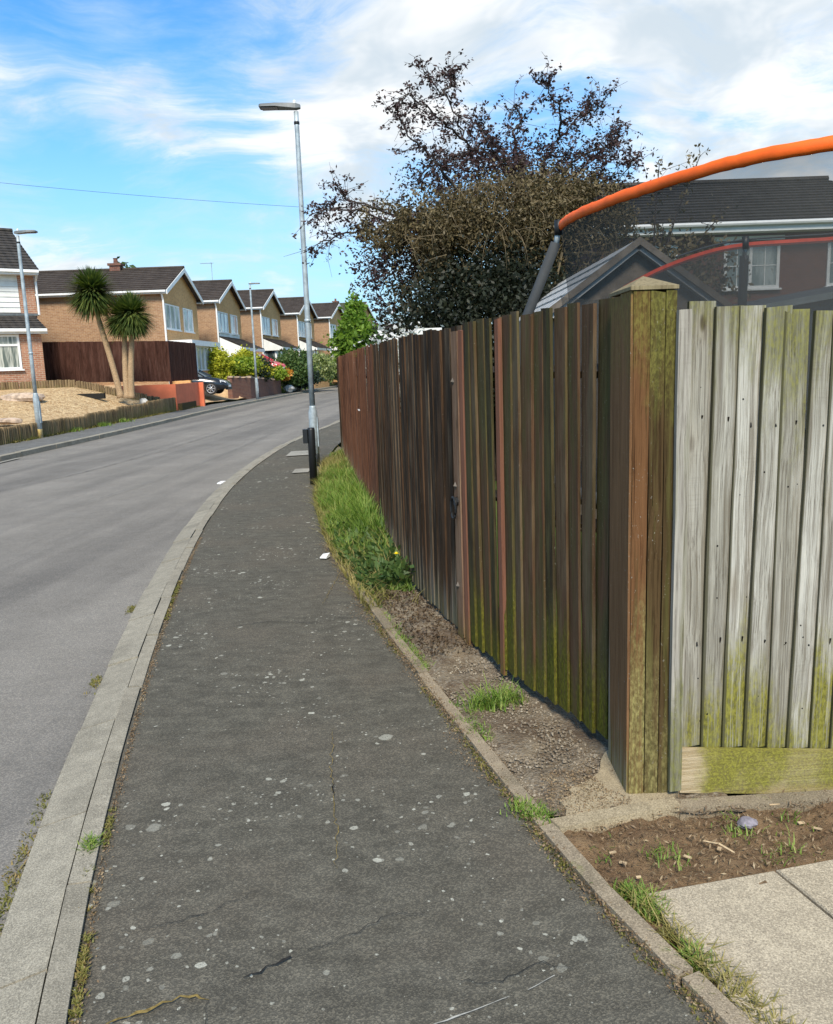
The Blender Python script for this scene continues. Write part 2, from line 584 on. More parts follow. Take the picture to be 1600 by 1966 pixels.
def brick(name, c1, c2, mortar, bump=0.25):
    mt, t = mat_nodes(name)
    x, y, z = t.xyz(t.coord())
    v = t.comb(t.math('ADD', x, y), z, 0.0)
    b = t.add('ShaderNodeTexBrick')
    t.put(b.inputs['Vector'], v)
    t.put(b.inputs['Color1'], c1)
    t.put(b.inputs['Color2'], c2)
    t.put(b.inputs['Mortar'], mortar)
    b.inputs['Scale'].default_value = 1.0
    b.inputs['Brick Width'].default_value = 0.225
    b.inputs['Row Height'].default_value = 0.075
    b.inputs['Mortar Size'].default_value = 0.008
    b.inputs['Bias'].default_value = -0.1
    n = t.noise(v, 5.0, 5, 0.7)
    n2 = t.noise(v, 0.7, 3, 0.6)
    c = t.mix(t.math('MULTIPLY', t.step(n, 0.45, 0.7), 0.5), b.outputs['Color'], t.mix(1.0, b.outputs['Color'], (0.6, 0.55, 0.55), 'MULTIPLY'))
    c = t.mix(t.math('MULTIPLY', t.step(n2, 0.4, 0.75), 0.3), c, t.mix(1.0, c, (0.7, 0.68, 0.62), 'MULTIPLY'))
    finish(t, c, 0.9, t.bump(t.math('SUBTRACT', 1.0, b.outputs['Fac']), bump, 0.01), spec=0.2)
    return mt


def tilemat(name, c1, c2, col_w=0.3):
    mt, t = mat_nodes(name)
    v = t.coord()
    x, y, z = t.xyz(v)
    n = t.noise(v, 2.2, 5, 0.65)
    n2 = t.noise(v, 22, 3, 0.7)
    c = t.mix(t.step(n, 0.3, 0.7), c1, c2)
    c = t.mix(t.math('MULTIPLY', t.step(n2, 0.55, 0.7), 0.5), c, (0.11, 0.1, 0.07))
    w = t.math('SINE', t.math('MULTIPLY', x, 2 * math.pi / col_w))
    finish(t, c, 0.85, t.bump(t.math('ADD', w, n2), 0.6, 0.03), spec=0.25)
    return mt


M = {}
M['pavement'] = asphalt('pavement asphalt', (0.100, 0.093, 0.074), (0.118, 0.102, 0.079), lichen=1.0, mott=0.24, agg=0.24)
M['road'] = asphalt('road asphalt', (0.185, 0.172, 0.152), (0.225, 0.21, 0.186), agg=0.2, mott=0.07, tracks=True)
M['far_pavement'] = asphalt('far pavement asphalt', (0.15, 0.148, 0.14), (0.12, 0.12, 0.11), agg=0.2)
M['kerb'] = concrete('kerb concrete', (0.24, 0.215, 0.165), (0.34, 0.305, 0.235), (0.155, 0.138, 0.105))
M['edging'] = concrete('edging concrete', (0.24, 0.19, 0.13), (0.34, 0.275, 0.19), (0.12, 0.1, 0.065), moss=0.35)
M['slab'] = concrete('slab concrete', (0.34, 0.285, 0.205), (0.46, 0.39, 0.28), (0.27, 0.225, 0.16), pit=1.1)
M['footing'] = concrete('sandy concrete', (0.30, 0.24, 0.15), (0.41, 0.335, 0.215), (0.17, 0.13, 0.085))
M['strip_pale'] = concrete('pale strip concrete', (0.26, 0.245, 0.205), (0.34, 0.32, 0.27), (0.2, 0.185, 0.155))
M['brown'] = wood('dark stained boards', [(0.036, 0.024, 0.015), (0.088, 0.051, 0.029), (0.030, 0.021, 0.014), (0.135, 0.095, 0.06), (0.062, 0.038, 0.023)], moss_h=0.16, moss_amt=0.35, grain_dark=0.7,
                  bleach=0.6, bleach_col=(0.22, 0.195, 0.16), specks=0.45)
M['brown_red'] = wood('red brown boards', [(0.10, 0.048, 0.030), (0.155, 0.072, 0.042), (0.085, 0.043, 0.03), (0.19, 0.096, 0.06)], moss_h=0.14, moss_amt=0.3,
                      bleach=0.55, bleach_col=(0.2, 0.16, 0.12), specks=0.4)
M['olive'] = wood('dark mossy boards', [(0.058, 0.042, 0.024), (0.145, 0.105, 0.062), (0.105, 0.060, 0.035), (0.092, 0.076, 0.034), (0.048, 0.035, 0.021), (0.125, 0.095, 0.058)], moss_h=0.34, moss_amt=0.9,
                  moss_col=(0.12, 0.115, 0.016), streak_col=(0.075, 0.072, 0.025), streak=0.55, specks=0.5)
M['orange_wood'] = wood('orange batten', [(0.17, 0.078, 0.05), (0.21, 0.10, 0.064)], moss_h=0.16, moss_amt=0.5, grain_dark=0.35, specks=0.1)
M['gatepost'] = wood('worn gatepost', [(0.15, 0.085, 0.055), (0.25, 0.17, 0.11), (0.18, 0.09, 0.055)], moss_h=0.12, moss_amt=0.5, grain_dark=0.6, specks=0.6, knots=0.6,
                     streak_col=(0.07, 0.035, 0.02), streak=0.6)
M['post'] = wood('corner post brown', [(0.165, 0.092, 0.046), (0.215, 0.115, 0.055)], moss_h=0.16, moss_amt=0.45, bleach=0.7, bleach_col=(0.3, 0.27, 0.21), specks=0.6,
                 top_moss=0.35, top_z=1.75)
M['post_orange'] = wood('corner post orange brown', [(0.12, 0.058, 0.026), (0.165, 0.08, 0.035)], moss_h=0.5, moss_amt=0.75, moss_col=(0.26, 0.225, 0.085), specks=0.6,
                        top_moss=0.4, top_z=1.66, grain_dark=0.85, streak_col=(0.07, 0.05, 0.02), streak=0.5)
M['post_green'] = wood('corner post mossy', [(0.06, 0.04, 0.018), (0.09, 0.055, 0.025)], moss_h=0.45, moss_amt=0.7, moss_col=(0.21, 0.18, 0.07), top_moss=0.45, top_z=1.55, specks=0.5, grain_dark=0.8,
                       streak_col=(0.1, 0.095, 0.03), streak=0.5)
M['cap'] = wood('cap', [(0.22, 0.18, 0.105), (0.29, 0.235, 0.14)], moss_amt=0.0, specks=0.1, top_moss=0.0)
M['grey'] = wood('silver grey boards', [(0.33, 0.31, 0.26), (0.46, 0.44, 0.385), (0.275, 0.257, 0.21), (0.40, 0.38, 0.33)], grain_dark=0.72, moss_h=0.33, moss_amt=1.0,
                 moss_col=(0.21, 0.195, 0.04), top_moss=0.6, top_z=1.62, knots=1.0, specks=0.0, streak_col=(0.13, 0.108, 0.075), streak=0.62, gfreq=1.7, edge_shade=0.85)
M['grey_batten'] = wood('grey batten', [(0.30, 0.28, 0.24), (0.36, 0.33, 0.28)], grain_dark=0.7, moss_h=0.5, moss_amt=0.6, moss_col=(0.14, 0.14, 0.03), knots=0.4, specks=0.5, streak_col=(0.1, 0.1, 0.035), streak=0.45)
def gravel_board_mat():
    mt, t = mat_nodes('mossy gravel board')
    v = t.coord()
    x, y, z = t.xyz(v)
    g = t.noise(t.vmath('MULTIPLY', v, (3, 60, 95)), 1.0, 6, 0.65)
    n = t.noise(v, 6, 6, 0.7)
    f = t.noise(v, 110, 4, 0.75)
    c = t.mix(t.step(g, 0.35, 0.65), (0.33, 0.25, 0.14), (0.46, 0.37, 0.24))
    k = t.math('ADD', t.math('MULTIPLY', t.math('SUBTRACT', n, 0.5), 1.3), t.step(x, 0.03, 0.22))
    k = t.math('MULTIPLY', t.step(k, 0.05, 0.6), t.step(t.math('ADD', z, t.math('MULTIPLY', t.math('SUBTRACT', n, 0.5), 0.25)), -0.09, 0.05))
    k = t.math('MULTIPLY', k, t.math('ADD', 0.55, t.math('MULTIPLY', f, 0.9)), clamp=True)
    k = t.math('MULTIPLY', k, t.math('SUBTRACT', 1.0, t.math('MULTIPLY', t.step(t.noise(v, 3.2, 4, 0.6), 0.5, 0.68), 0.3)))
    c = t.mix(k, c, t.mix(t.step(f, 0.35, 0.65), (0.11, 0.10, 0.018), (0.26, 0.24, 0.045)))
    c = t.mix(t.math('MULTIPLY', t.step(t.noise(v, 38, 4, 0.7), 0.62, 0.72), 0.6), c, (0.08, 0.07, 0.03))
    finish(t, c, 0.9, t.bump(t.math('ADD', g, f), 0.6, 0.006), spec=0.2)
    M['gravel_board'] = mt


gravel_board_mat()
M['nail'] = plain('nail', (0.02, 0.018, 0.016), 0.5, metallic=0.6)
M['far_fence'] = wood('far brown fence', [(0.04, 0.018, 0.013), (0.065, 0.029, 0.021), (0.095, 0.046, 0.034)], moss_amt=0, specks=0.1, grain_dark=0.7, gfreq=0.35, streak_col=(0.12, 0.065, 0.05), streak=0.4)
M['log'] = wood('log roll', [(0.12, 0.078, 0.045), (0.21, 0.148, 0.08), (0.28, 0.20, 0.11), (0.10, 0.066, 0.04)], moss_h=0.2, moss_amt=0.6, moss_col=(0.15, 0.15, 0.04), specks=0.3)
M['sleeper'] = wood('sleeper', [(0.05, 0.035, 0.025), (0.08, 0.055, 0.035)], moss_amt=0.2, along='X')
M['shed_wood'] = plain('shed timber', (0.12, 0.10, 0.08), 0.85, 0.3, 8)
M['black'] = plain('black plastic', (0.012, 0.013, 0.014), 0.45)
M['steel'] = plain('galvanised steel', (0.36, 0.41, 0.43), 0.5, 0.2, 9, metallic=0.25)
M['lamp_head'] = plain('lamp housing', (0.13, 0.14, 0.14), 0.5, 0.2, 8)
M['lamp_glass'] = plain('lamp lens', (0.10, 0.085, 0.075), 0.2)
M['yellow_paint'] = plain('yellow stain', (0.5, 0.36, 0.12), 0.8, 0.3, 20)
M['white'] = plain('white plastic', (0.78, 0.78, 0.76), 0.45, 0.06)
M['cream'] = plain('cream cladding', (0.70, 0.69, 0.64), 0.6, 0.08, 2)
M['orange'] = plain('orange padding', (0.88, 0.125, 0.006), 0.6, 0.10, 7, bump=0.3)
M['red_strap'] = plain('red strap', (0.5, 0.06, 0.03), 0.7, 0.2, 7)
M['foam'] = plain('grey foam', (0.038, 0.042, 0.045), 0.8, 0.15, 9)
M['dark_sheet'] = plain('dark sheet', (0.03, 0.037, 0.042), 0.5, 0.15)
M['pale_edge'] = plain('pale edge', (0.16, 0.185, 0.19), 0.5, 0.15)
M['brick_tan'] = brick('tan brick', (0.37, 0.22, 0.12), (0.28, 0.155, 0.085), (0.42, 0.31, 0.21))
M['brick_orange'] = brick('orange brick', (0.66, 0.36, 0.14), (0.58, 0.30, 0.115), (0.62, 0.44, 0.25))
M['brick_pink'] = brick('pink brick', (0.42, 0.20, 0.12), (0.34, 0.15, 0.09), (0.5, 0.4, 0.3))
M['brick_dark'] = brick('purple brown brick', (0.17, 0.066, 0.046), (0.12, 0.046, 0.036), (0.12, 0.085, 0.07))
M['brick_wall'] = brick('garden wall brick', (0.20, 0.085, 0.055), (0.14, 0.06, 0.045), (0.2, 0.15, 0.12))
M['tile_brown'] = tilemat('brown roof tiles', (0.038, 0.028, 0.022), (0.065, 0.050, 0.040))
M['tile_dark'] = tilemat('dark roof tiles', (0.034, 0.029, 0.025), (0.058, 0.051, 0.045))
M['tile_pale'] = plain('pale roof sheets', (0.40, 0.40, 0.39), 0.7, 0.1, 4)
M['tile_green'] = tilemat('mossy roof tiles', (0.05, 0.055, 0.035), (0.08, 0.085, 0.05))
M['coral'] = plain('coral render', (0.62, 0.16, 0.075), 0.85, 0.1, 2)
M['rock'] = plain('pale rock', (0.52, 0.5, 0.46), 0.9, 0.3, 6, bump=0.4)
M['pink_rock'] = plain('pinkish rock', (0.40, 0.3, 0.22), 0.9, 0.35, 6, bump=0.4)
M['bark'] = plain('bark', (0.045, 0.034, 0.028), 0.9, 0.35, 20, bump=0.5)
M['palm_trunk'] = plain('palm bark', (0.34, 0.23, 0.13), 0.9, 0.3, 30, bump=0.6)
M['soil'] = None


def glassmat(name, c1, c2, freq):
    mt, t = mat_nodes(name)
    x, y, z = t.xyz(t.coord())
    u = t.math('ADD', x, y)
    n = t.noise(t.comb(t.math('MULTIPLY', u, freq), t.math('MULTIPLY', z, 0.6), 0.0), 1.0, 3, 0.6)
    finish(t, t.mix(t.step(n, 0.42, 0.6), c1, c2), 0.06, spec=0.6)
    return mt


M['glass'] = glassmat('window glass', (0.34, 0.37, 0.37), (0.62, 0.64, 0.62), 2.6)
M['glass_dark'] = glassmat('dark window glass', (0.03, 0.04, 0.04), (0.14, 0.16, 0.16), 2.0)
M['glass_blind'] = glassmat('blinds behind glass', (0.10, 0.12, 0.10), (0.50, 0.50, 0.43), 9.0)
M['glass_pale'] = glassmat('pale window glass', (0.17, 0.22, 0.22), (0.38, 0.43, 0.42), 3.0)  # pale grey green panes, two tones in upright bands
M['car_black'] = plain('black car paint', (0.012, 0.013, 0.015), 0.22, 0.05, coat=0.6)
M['car_red'] = plain('red car paint', (0.55, 0.012, 0.03), 0.25, 0.05, coat=0.5)
M['car_glass'] = plain('car glass', (0.12, 0.14, 0.15), 0.05, 0.05, spec=0.8)
M['alloy'] = plain('alloy', (0.45, 0.46, 0.47), 0.3, metallic=0.7)
M['rubber'] = plain('rubber', (0.012, 0.012, 0.012), 0.8)
M['grass'] = leafmat('grass blades', (0.075, 0.135, 0.02), (0.17, 0.27, 0.04), (0.42, 0.43, 0.13), 0.35)
M['dry_grass'] = leafmat('dry grass', (0.14, 0.14, 0.03), (0.26, 0.22, 0.07), (0.4, 0.32, 0.13), 0.25)
M['moss'] = leafmat('moss tufts', (0.08, 0.085, 0.015), (0.16, 0.15, 0.03), (0.26, 0.17, 0.06), 0.15)
M['plum'] = leafmat('plum leaves', (0.030, 0.017, 0.018), (0.052, 0.026, 0.025), (0.085, 0.045, 0.035), 0.18)
M['brush'] = leafmat('brown brush', (0.065, 0.047, 0.022), (0.115, 0.086, 0.038), (0.17, 0.13, 0.06), 0.1)
M['ivy'] = leafmat('dark ivy', (0.006, 0.009, 0.004), (0.014, 0.018, 0.008), (0.028, 0.032, 0.014), 0.1)
M['green_tree'] = leafmat('bright leaves', (0.08, 0.15, 0.018), (0.15, 0.25, 0.03), (0.24, 0.34, 0.05), 0.4)
M['gold_shrub'] = leafmat('golden shrub', (0.14, 0.19, 0.015), (0.40, 0.40, 0.03), (0.62, 0.58, 0.06), 0.3)
M['green_shrub'] = leafmat('green shrub', (0.035, 0.065, 0.018), (0.07, 0.12, 0.03), (0.12, 0.18, 0.05), 0.25)
M['lime_shrub'] = leafmat('lime shrub', (0.10, 0.17, 0.018), (0.22, 0.31, 0.03), (0.40, 0.44, 0.06), 0.3)
M['dark_shrub'] = leafmat('dark shrub', (0.015, 0.028, 0.016), (0.028, 0.048, 0.028), (0.05, 0.075, 0.045), 0.15)
M['pale_shrub'] = leafmat('variegated shrub', (0.09, 0.13, 0.03), (0.24, 0.29, 0.10), (0.48, 0.48, 0.28), 0.3)
M['orange_shrub'] = leafmat('orange shrub', (0.3, 0.16, 0.02), (0.55, 0.22, 0.03), (0.6, 0.34, 0.08), 0.25)
M['blossom'] = leafmat('white blossom', (0.45, 0.43, 0.42), (0.68, 0.66, 0.66), (0.78, 0.77, 0.77), 0.3)
M['cordyline'] = leafmat('strap leaves', (0.028, 0.05, 0.012), (0.075, 0.11, 0.025), (0.20, 0.22, 0.05), 0.25)
M['dry_frond'] = leafmat('dead fronds', (0.09, 0.07, 0.03), (0.16, 0.13, 0.055), (0.24, 0.2, 0.09), 0.15)
M['dandelion'] = plain('dandelion yellow', (0.85, 0.62, 0.01), 0.7)
M['stem'] = plain('stem green', (0.12, 0.18, 0.04), 0.7)
M['paper'] = plain('white litter', (0.75, 0.74, 0.7), 0.7)
M['stone_purple'] = plain('purple grey stone', (0.19, 0.17, 0.19), 0.8, 0.4, 25, bump=0.4)
M['chip'] = plain('wood chip', (0.46, 0.34, 0.2), 0.85, 0.3, 30)
M['crack'] = plain('crack dirt', (0.015, 0.014, 0.012), 1.0, 0.3, 40)
M['seam'] = plain('tar seam', (0.085, 0.082, 0.078), 0.9, 0.3, 3)
M['crack_moss'] = plain('mossy crack', (0.17, 0.12, 0.035), 1.0, 0.5, 60)
M['scratch'] = plain('scratch', (0.34, 0.33, 0.29), 0.9, 0.2, 40)
M['cable'] = plain('cable', (0.05, 0.06, 0.07), 0.6)


def ground_mats():
    mt, t = mat_nodes('verge soil and grit')
    v = t.coord()
    n = t.noise(v, 6, 6, 0.65)
    vo = t.voronoi(v, 70)
    g = t.noise(v, 160, 3, 0.7)
    big = t.noise(v, 1.6, 4, 0.6)
    c = t.mix(t.step(n, 0.3, 0.7), (0.13, 0.095, 0.062), (0.25, 0.20, 0.135))
    c = t.mix(t.math('MULTIPLY', t.step(t.xyz(vo.outputs['Color'])[0], 0.4, 0.9), 0.55), c, (0.30, 0.26, 0.2))
    c = t.mix(t.math('MULTIPLY', t.step(g, 0.56, 0.66), 0.5), c, (0.05, 0.035, 0.025))
    c = t.mix(t.math('MULTIPLY', t.step(big, 0.5, 0.66), 0.6), c, (0.09, 0.058, 0.036))
    finish(t, c, 0.95, t.bump(t.math('ADD', vo.outputs['Distance'], g), 0.8, 0.012), spec=0.15)
    M['verge'] = mt
    mt, t = mat_nodes('brown soil')
    v = t.coord()
    n = t.noise(v, 9, 7, 0.7)
    g = t.noise(v, 120, 4, 0.75)
    st = t.noise(t.vmath('MULTIPLY', v, (30, 160, 30)), 1.0, 3, 0.6, 1.5)
    c = t.mix(t.step(n, 0.3, 0.7), (0.16, 0.10, 0.057), (0.29, 0.19, 0.105))
    c = t.mix(t.math('MULTIPLY', t.step(g, 0.55, 0.68), 0.6), c, (0.05, 0.028, 0.016))
    c = t.mix(t.math('MULTIPLY', t.step(st, 0.58, 0.68), 0.6), c, (0.34, 0.25, 0.13))
    finish(t, c, 0.95, t.bump(t.math('ADD', n, g), 0.9, 0.02), spec=0.15)
    M['soil'] = mt
    mt, t = mat_nodes('golden gravel')
    v = t.coord()
    vo = t.voronoi(v, 16)
    vo2 = t.voronoi(v, 5)
    n = t.noise(v, 0.5, 3, 0.6)
    c = t.ramp(t.xyz(vo.outputs['Color'])[0], [(0, (0.24, 0.14, 0.065)), (0.4, (0.48, 0.32, 0.16)), (1.0, (0.66, 0.50, 0.29))])
    c = t.mix(t.math('MULTIPLY', t.step(t.xyz(vo2.outputs['Color'])[0], 0.6, 1), 0.35), c, (0.32, 0.2, 0.1))
    c = t.mix(t.math('MULTIPLY', t.step(n, 0.5, 0.7), 0.3), c, (0.4, 0.27, 0.14))
    finish(t, c, 0.9, t.bump(vo.outputs['Distance'], 0.8, 0.05), spec=0.2)
    M['gravel'] = mt
    mt, t = mat_nodes('lawn and earth')
    v = t.coord()
    n = t.noise(v, 0.6, 6, 0.65)
    g = t.noise(v, 9, 5, 0.7)
    c = t.mix(t.step(n, 0.35, 0.65), (0.05, 0.085, 0.02), (0.10, 0.13, 0.035))
    c = t.mix(t.math('MULTIPLY', t.step(g, 0.5, 0.7), 0.5), c, (0.12, 0.09, 0.05))
    finish(t, c, 0.95, t.bump(g, 0.6, 0.05), spec=0.1)
    M['lawn'] = mt
    mt, t = mat_nodes('net mesh')
    d = t.add('ShaderNodeBsdfDiffuse')
    t.put(d.inputs[0], (0.06, 0.062, 0.06))
    tr = t.add('ShaderNodeBsdfTransparent')
    mx = t.add('ShaderNodeMixShader')
    mx.inputs[0].default_value = 0.57
    t.t.links.new(tr.outputs[0], mx.inputs[1])
    t.t.links.new(d.outputs[0], mx.inputs[2])
    o = t.add('ShaderNodeOutputMaterial')
    t.t.links.new(mx.outputs[0], o.inputs[0])
    M['net'] = mt


ground_mats()
# ================================================================== THE SETTING
ROAD_Z = -0.05
KERB_OUT = smoothpoly([(0.6, -6.0), (-0.25, -1.5), (-0.95, 1.0), (-1.31, 2.25), (-1.50, 3.03), (-1.66, 3.75), (-1.93, 5.06), (-2.28, 7.03), (-2.53, 8.69), (-2.84, 11.28),
                       (-2.98, 13.2), (-3.06, 15.4), (-3.07, 18.5), (-2.90, 21.6), (-2.5, 25.5), (-2.3, 32), (-2.1, 40), (-1.7, 52), (-1.0, 66), (0.2, 80), (2.5, 96), (7, 118), (14, 142), (30, 175)], 2)
PAVE_EDGE = smoothpoly([(2.6, -3.5), (1.45, 0.0), (1.02, 1.0), (0.71, 1.83), (0.53, 2.29), (0.40, 2.71), (0.16, 3.59), (-0.06, 4.41), (-0.30, 5.31), (-0.48, 6.11), (-0.78, 7.41), (-1.17, 9.7),
                        (-1.42, 11.7), (-1.62, 15.44), (-1.70, 18.6), (-1.4, 21.6), (-0.95, 25.5), (-0.7, 32), (-0.5, 40), (-0.1, 52), (0.6, 66), (1.8, 80), (4.1, 96), (8.6, 118), (15.6, 142)], 2)
LEFT_KERB = smoothpoly([(-8.6, -12), (-8.75, 5), (-8.75, 17.7), (-8.6, 23), (-8.65, 30), (-8.75, 38), (-8.45, 47.6), (-7.6, 64), (-6.9, 74), (-4.6, 92), (0, 115), (7, 140), (22, 172)], 2)


def offset_poly(poly, d):
    out = []
    n = len(poly)
    for i in range(n):
        a = Vector(poly[max(0, i - 1)])
        b = Vector(poly[min(n - 1, i + 1)])
        t = (b - a).normalized()
        out.append((poly[i][0] + t.y * d, poly[i][1] - t.x * d))
    return out


def strip_mesh(L, R, zl, zr, nx, name, mt, ystep=0.4, bumpy=0.0, seed=1):
    ys = []
    y = max(L[0][1], R[0][1])
    yend = min(L[-1][1], R[-1][1])
    while y < yend:
        ys.append(y)
        y += ystep * (1 if y < 20 else 3)
    ys.append(yend)
    ys = np.array(ys)
    xl = np.interp(ys, [p[1] for p in L], [p[0] for p in L])
    xr = np.interp(ys, [p[1] for p in R], [p[0] for p in R])
    tt = np.linspace(0, 1, nx + 1)
    X = xl[:, None] * (1 - tt) + xr[:, None] * tt
    Yg = np.repeat(ys[:, None], nx + 1, 1)
    Z = zl * (1 - tt)[None, :] + zr * tt[None, :] + np.zeros_like(X)
    if bumpy:
        Z = Z + (vnoise(X * 1.3 + 50, Yg * 0.8 + 50, seed) - 0.5) * bumpy * np.sin(np.pi * tt)[None, :]
    V = np.stack([X, Yg, Z], -1).reshape(-1, 3)
    k = nx + 1
    i = np.arange(len(ys) - 1)[:, None] * k + np.arange(nx)[None, :]
    F = np.stack([i, i + 1, i + k + 1, i + k], -1).reshape(-1, 4)
    return fast(name, V, F, mt, smooth=True)


# ground sheet out to the horizon (below everything), with the raised land behind the left pavement as its own terrain
g = MB()
n = 48
g.add([(0, 0, -0.32)] + [(1500 * math.cos(2 * math.pi * i / n), 1500 * math.sin(2 * math.pi * i / n), -0.32) for i in range(n)],
      [(0, 1 + i, 1 + (i + 1) % n) for i in range(n)])
structure(g.build('ground', M['lawn']))
road = structure(strip_mesh(LEFT_KERB, KERB_OUT, ROAD_Z, ROAD_Z, 10, 'road', M['road'], 0.5, 0.03, 3))
PAVE_L = offset_poly(KERB_OUT, 0.25)
pavement = structure(strip_mesh(PAVE_L, PAVE_EDGE, 0.0, 0.0, 8, 'pavement', M['pavement'], 0.25, 0.018, 5))
LEFT_BACK = [(p[0] + 0.62 * float(smooth01((p[1] - 42) / 5)), p[1]) for p in offset_poly(LEFT_KERB, -1.55)]
structure(strip_mesh(LEFT_BACK, offset_poly(LEFT_KERB, -0.125), 0.06, 0.05, 4, 'far_pavement', M['far_pavement'], 0.8))


def kerb_row(parent, poly, d0, d1, z0, z1, zb, mt, step, ymin, ymax, name, shift=0.0):
    a = resample([(p[0], p[1]) for p in poly if p[1] > -4], 0.1)
    pts = [(p.x, p.y) for p in a]
    inn = offset_poly(pts, d0)
    out = offset_poly(pts, d1)
    k = int(step / 0.1)
    rng = random.Random(4)
    i = int(shift / 0.1)
    cnt = 0
    while i + k < len(pts):
        if ymin < pts[i][1] < ymax:
            seg = [i, i + k // 2, i + k]
            mb = MB()
            vs = []
            jz = rng.uniform(-0.006, 0.006)
            jx = rng.uniform(-0.006, 0.006)
            cx, cy = inn[i + k // 2]
            for q, s in enumerate(seg):
                for (pt, z) in ((inn[s], z0), (out[s], z1)):
                    f = 0.007 if q == 0 else (-0.007 if q == 2 else 0)
                    tx = Vector(pts[min(s + 1, len(pts) - 1)]) - Vector(pts[max(s - 1, 0)])
                    tx.normalize()
                    vs.append((pt[0] + tx.x * f + jx - cx, pt[1] + tx.y * f - cy, z + jz))
            n6 = len(vs)
            vs2 = vs + [(x, y, zb) for x, y, z in vs]
            fs = []
            for q in range(2):
                b = q * 2
                fs.append((b, b + 1, b + 3, b + 2))
                fs.append((b + n6, b, b + 2, b + 2 + n6))
                fs.append((b + 1, b + 1 + n6, b + 3 + n6, b + 3))
            fs += [(0, n6, n6 + 1, 1), (4, 5, n6 + 5, n6 + 4)]
            mb.add(vs2, fs)
            mb.build(name, mt, parent, loc=(cx, cy, 0))
            cnt += 1
        i += k


kerb = MB()
kp = [(p.x, p.y) for p in resample([p for p in KERB_OUT if -4 < p[1]], 0.6)]
ka, kb2 = offset_poly(kp, 0.01), offset_poly(kp, 0.24)
vs = [(p[0], p[1], -0.06) for p in ka] + [(p[0], p[1], -0.012) for p in kb2]
nk = len(ka)
kerb.add(vs, [(i, nk + i, nk + i + 1, i + 1) for i in range(nk - 1)])
kerb_near = structure(kerb.build('kerb', M['crack']))
kerb_row(kerb_near, KERB_OUT, 0.0, 0.172, -0.03, 0.008, -0.15, M['kerb'], 0.9, -2.5, 45, 'channel_block')
kerb_row(kerb_near, KERB_OUT, 0.179, 0.25, 0.016, 0.012, -0.15, M['kerb'], 0.9, -2.5, 45, 'kerb_stone', 0.4)
kerb = MB()
kp = [(p.x, p.y) for p in resample([p for p in LEFT_KERB if -4 < p[1]], 1.0)]
ka, kb2 = offset_poly(kp, -0.005), offset_poly(kp, -0.12)
vs = [(p[0], p[1], 0.02) for p in ka] + [(p[0], p[1], 0.03) for p in kb2]
nk = len(ka)
kerb.add(vs, [(i + 1, nk + i + 1, nk + i, i) for i in range(nk - 1)])
kerb_far = structure(kerb.build('far_kerb', M['crack']))
kerb_row(kerb_far, LEFT_KERB, -0.125, 0.0, 0.066, 0.055, -0.15, M['kerb'], 0.9, 8, 75, 'kerb_stone')

# pale concrete crossings let into the far end of the pavement, and the short white road mark by the far kerb
for q in ([(-2.48, 15.97), (-1.92, 16.1), (-1.95, 17.0), (-2.5, 16.9)], [(-1.98, 13.3), (-1.72, 13.34), (-1.74, 13.85), (-2.0, 13.85)]):
    b = MB()
    b.add([(x, y, 0.013) for x, y in q], [(0, 1, 2, 3)])
    structure(b.build('concrete_strip', M['strip_pale']))
b = MB()
b.add([(-8.55, 12.0, ROAD_Z + 0.02), (-8.45, 12.0, ROAD_Z + 0.02), (-8.5, 18.0, ROAD_Z + 0.02), (-8.6, 18.0, ROAD_Z + 0.02)], [(0, 1, 2, 3)])
structure(b.build('road_marking', M['strip_pale']))


# cracks and scrapes in the near pavement
def ribbon(pts, w, z, seed, jit=0.012, step=0.03):
    rng = random.Random(seed)
    p = resample(pts, step)
    vs, fs = [], []
    nn = len(p)
    for i, q in enumerate(p):
        a = p[max(0, i - 1)]
        b_ = p[min(nn - 1, i + 1)]
        t = (b_ - a).normalized()
        e = math.sin(math.pi * (i + 0.3) / (nn + 0.3)) ** 0.5 * w * rng.uniform(0.35, 1.25)
        o = rng.uniform(-jit, jit)
        c = (q.x - t.y * o, q.y + t.x * o)
        vs += [(c[0] - t.y * e, c[1] + t.x * e, z), (c[0] + t.y * e, c[1] - t.x * e, z)]
    return vs, [(2 * i, 2 * i + 1, 2 * i + 3, 2 * i + 2) for i in range(nn - 1)]


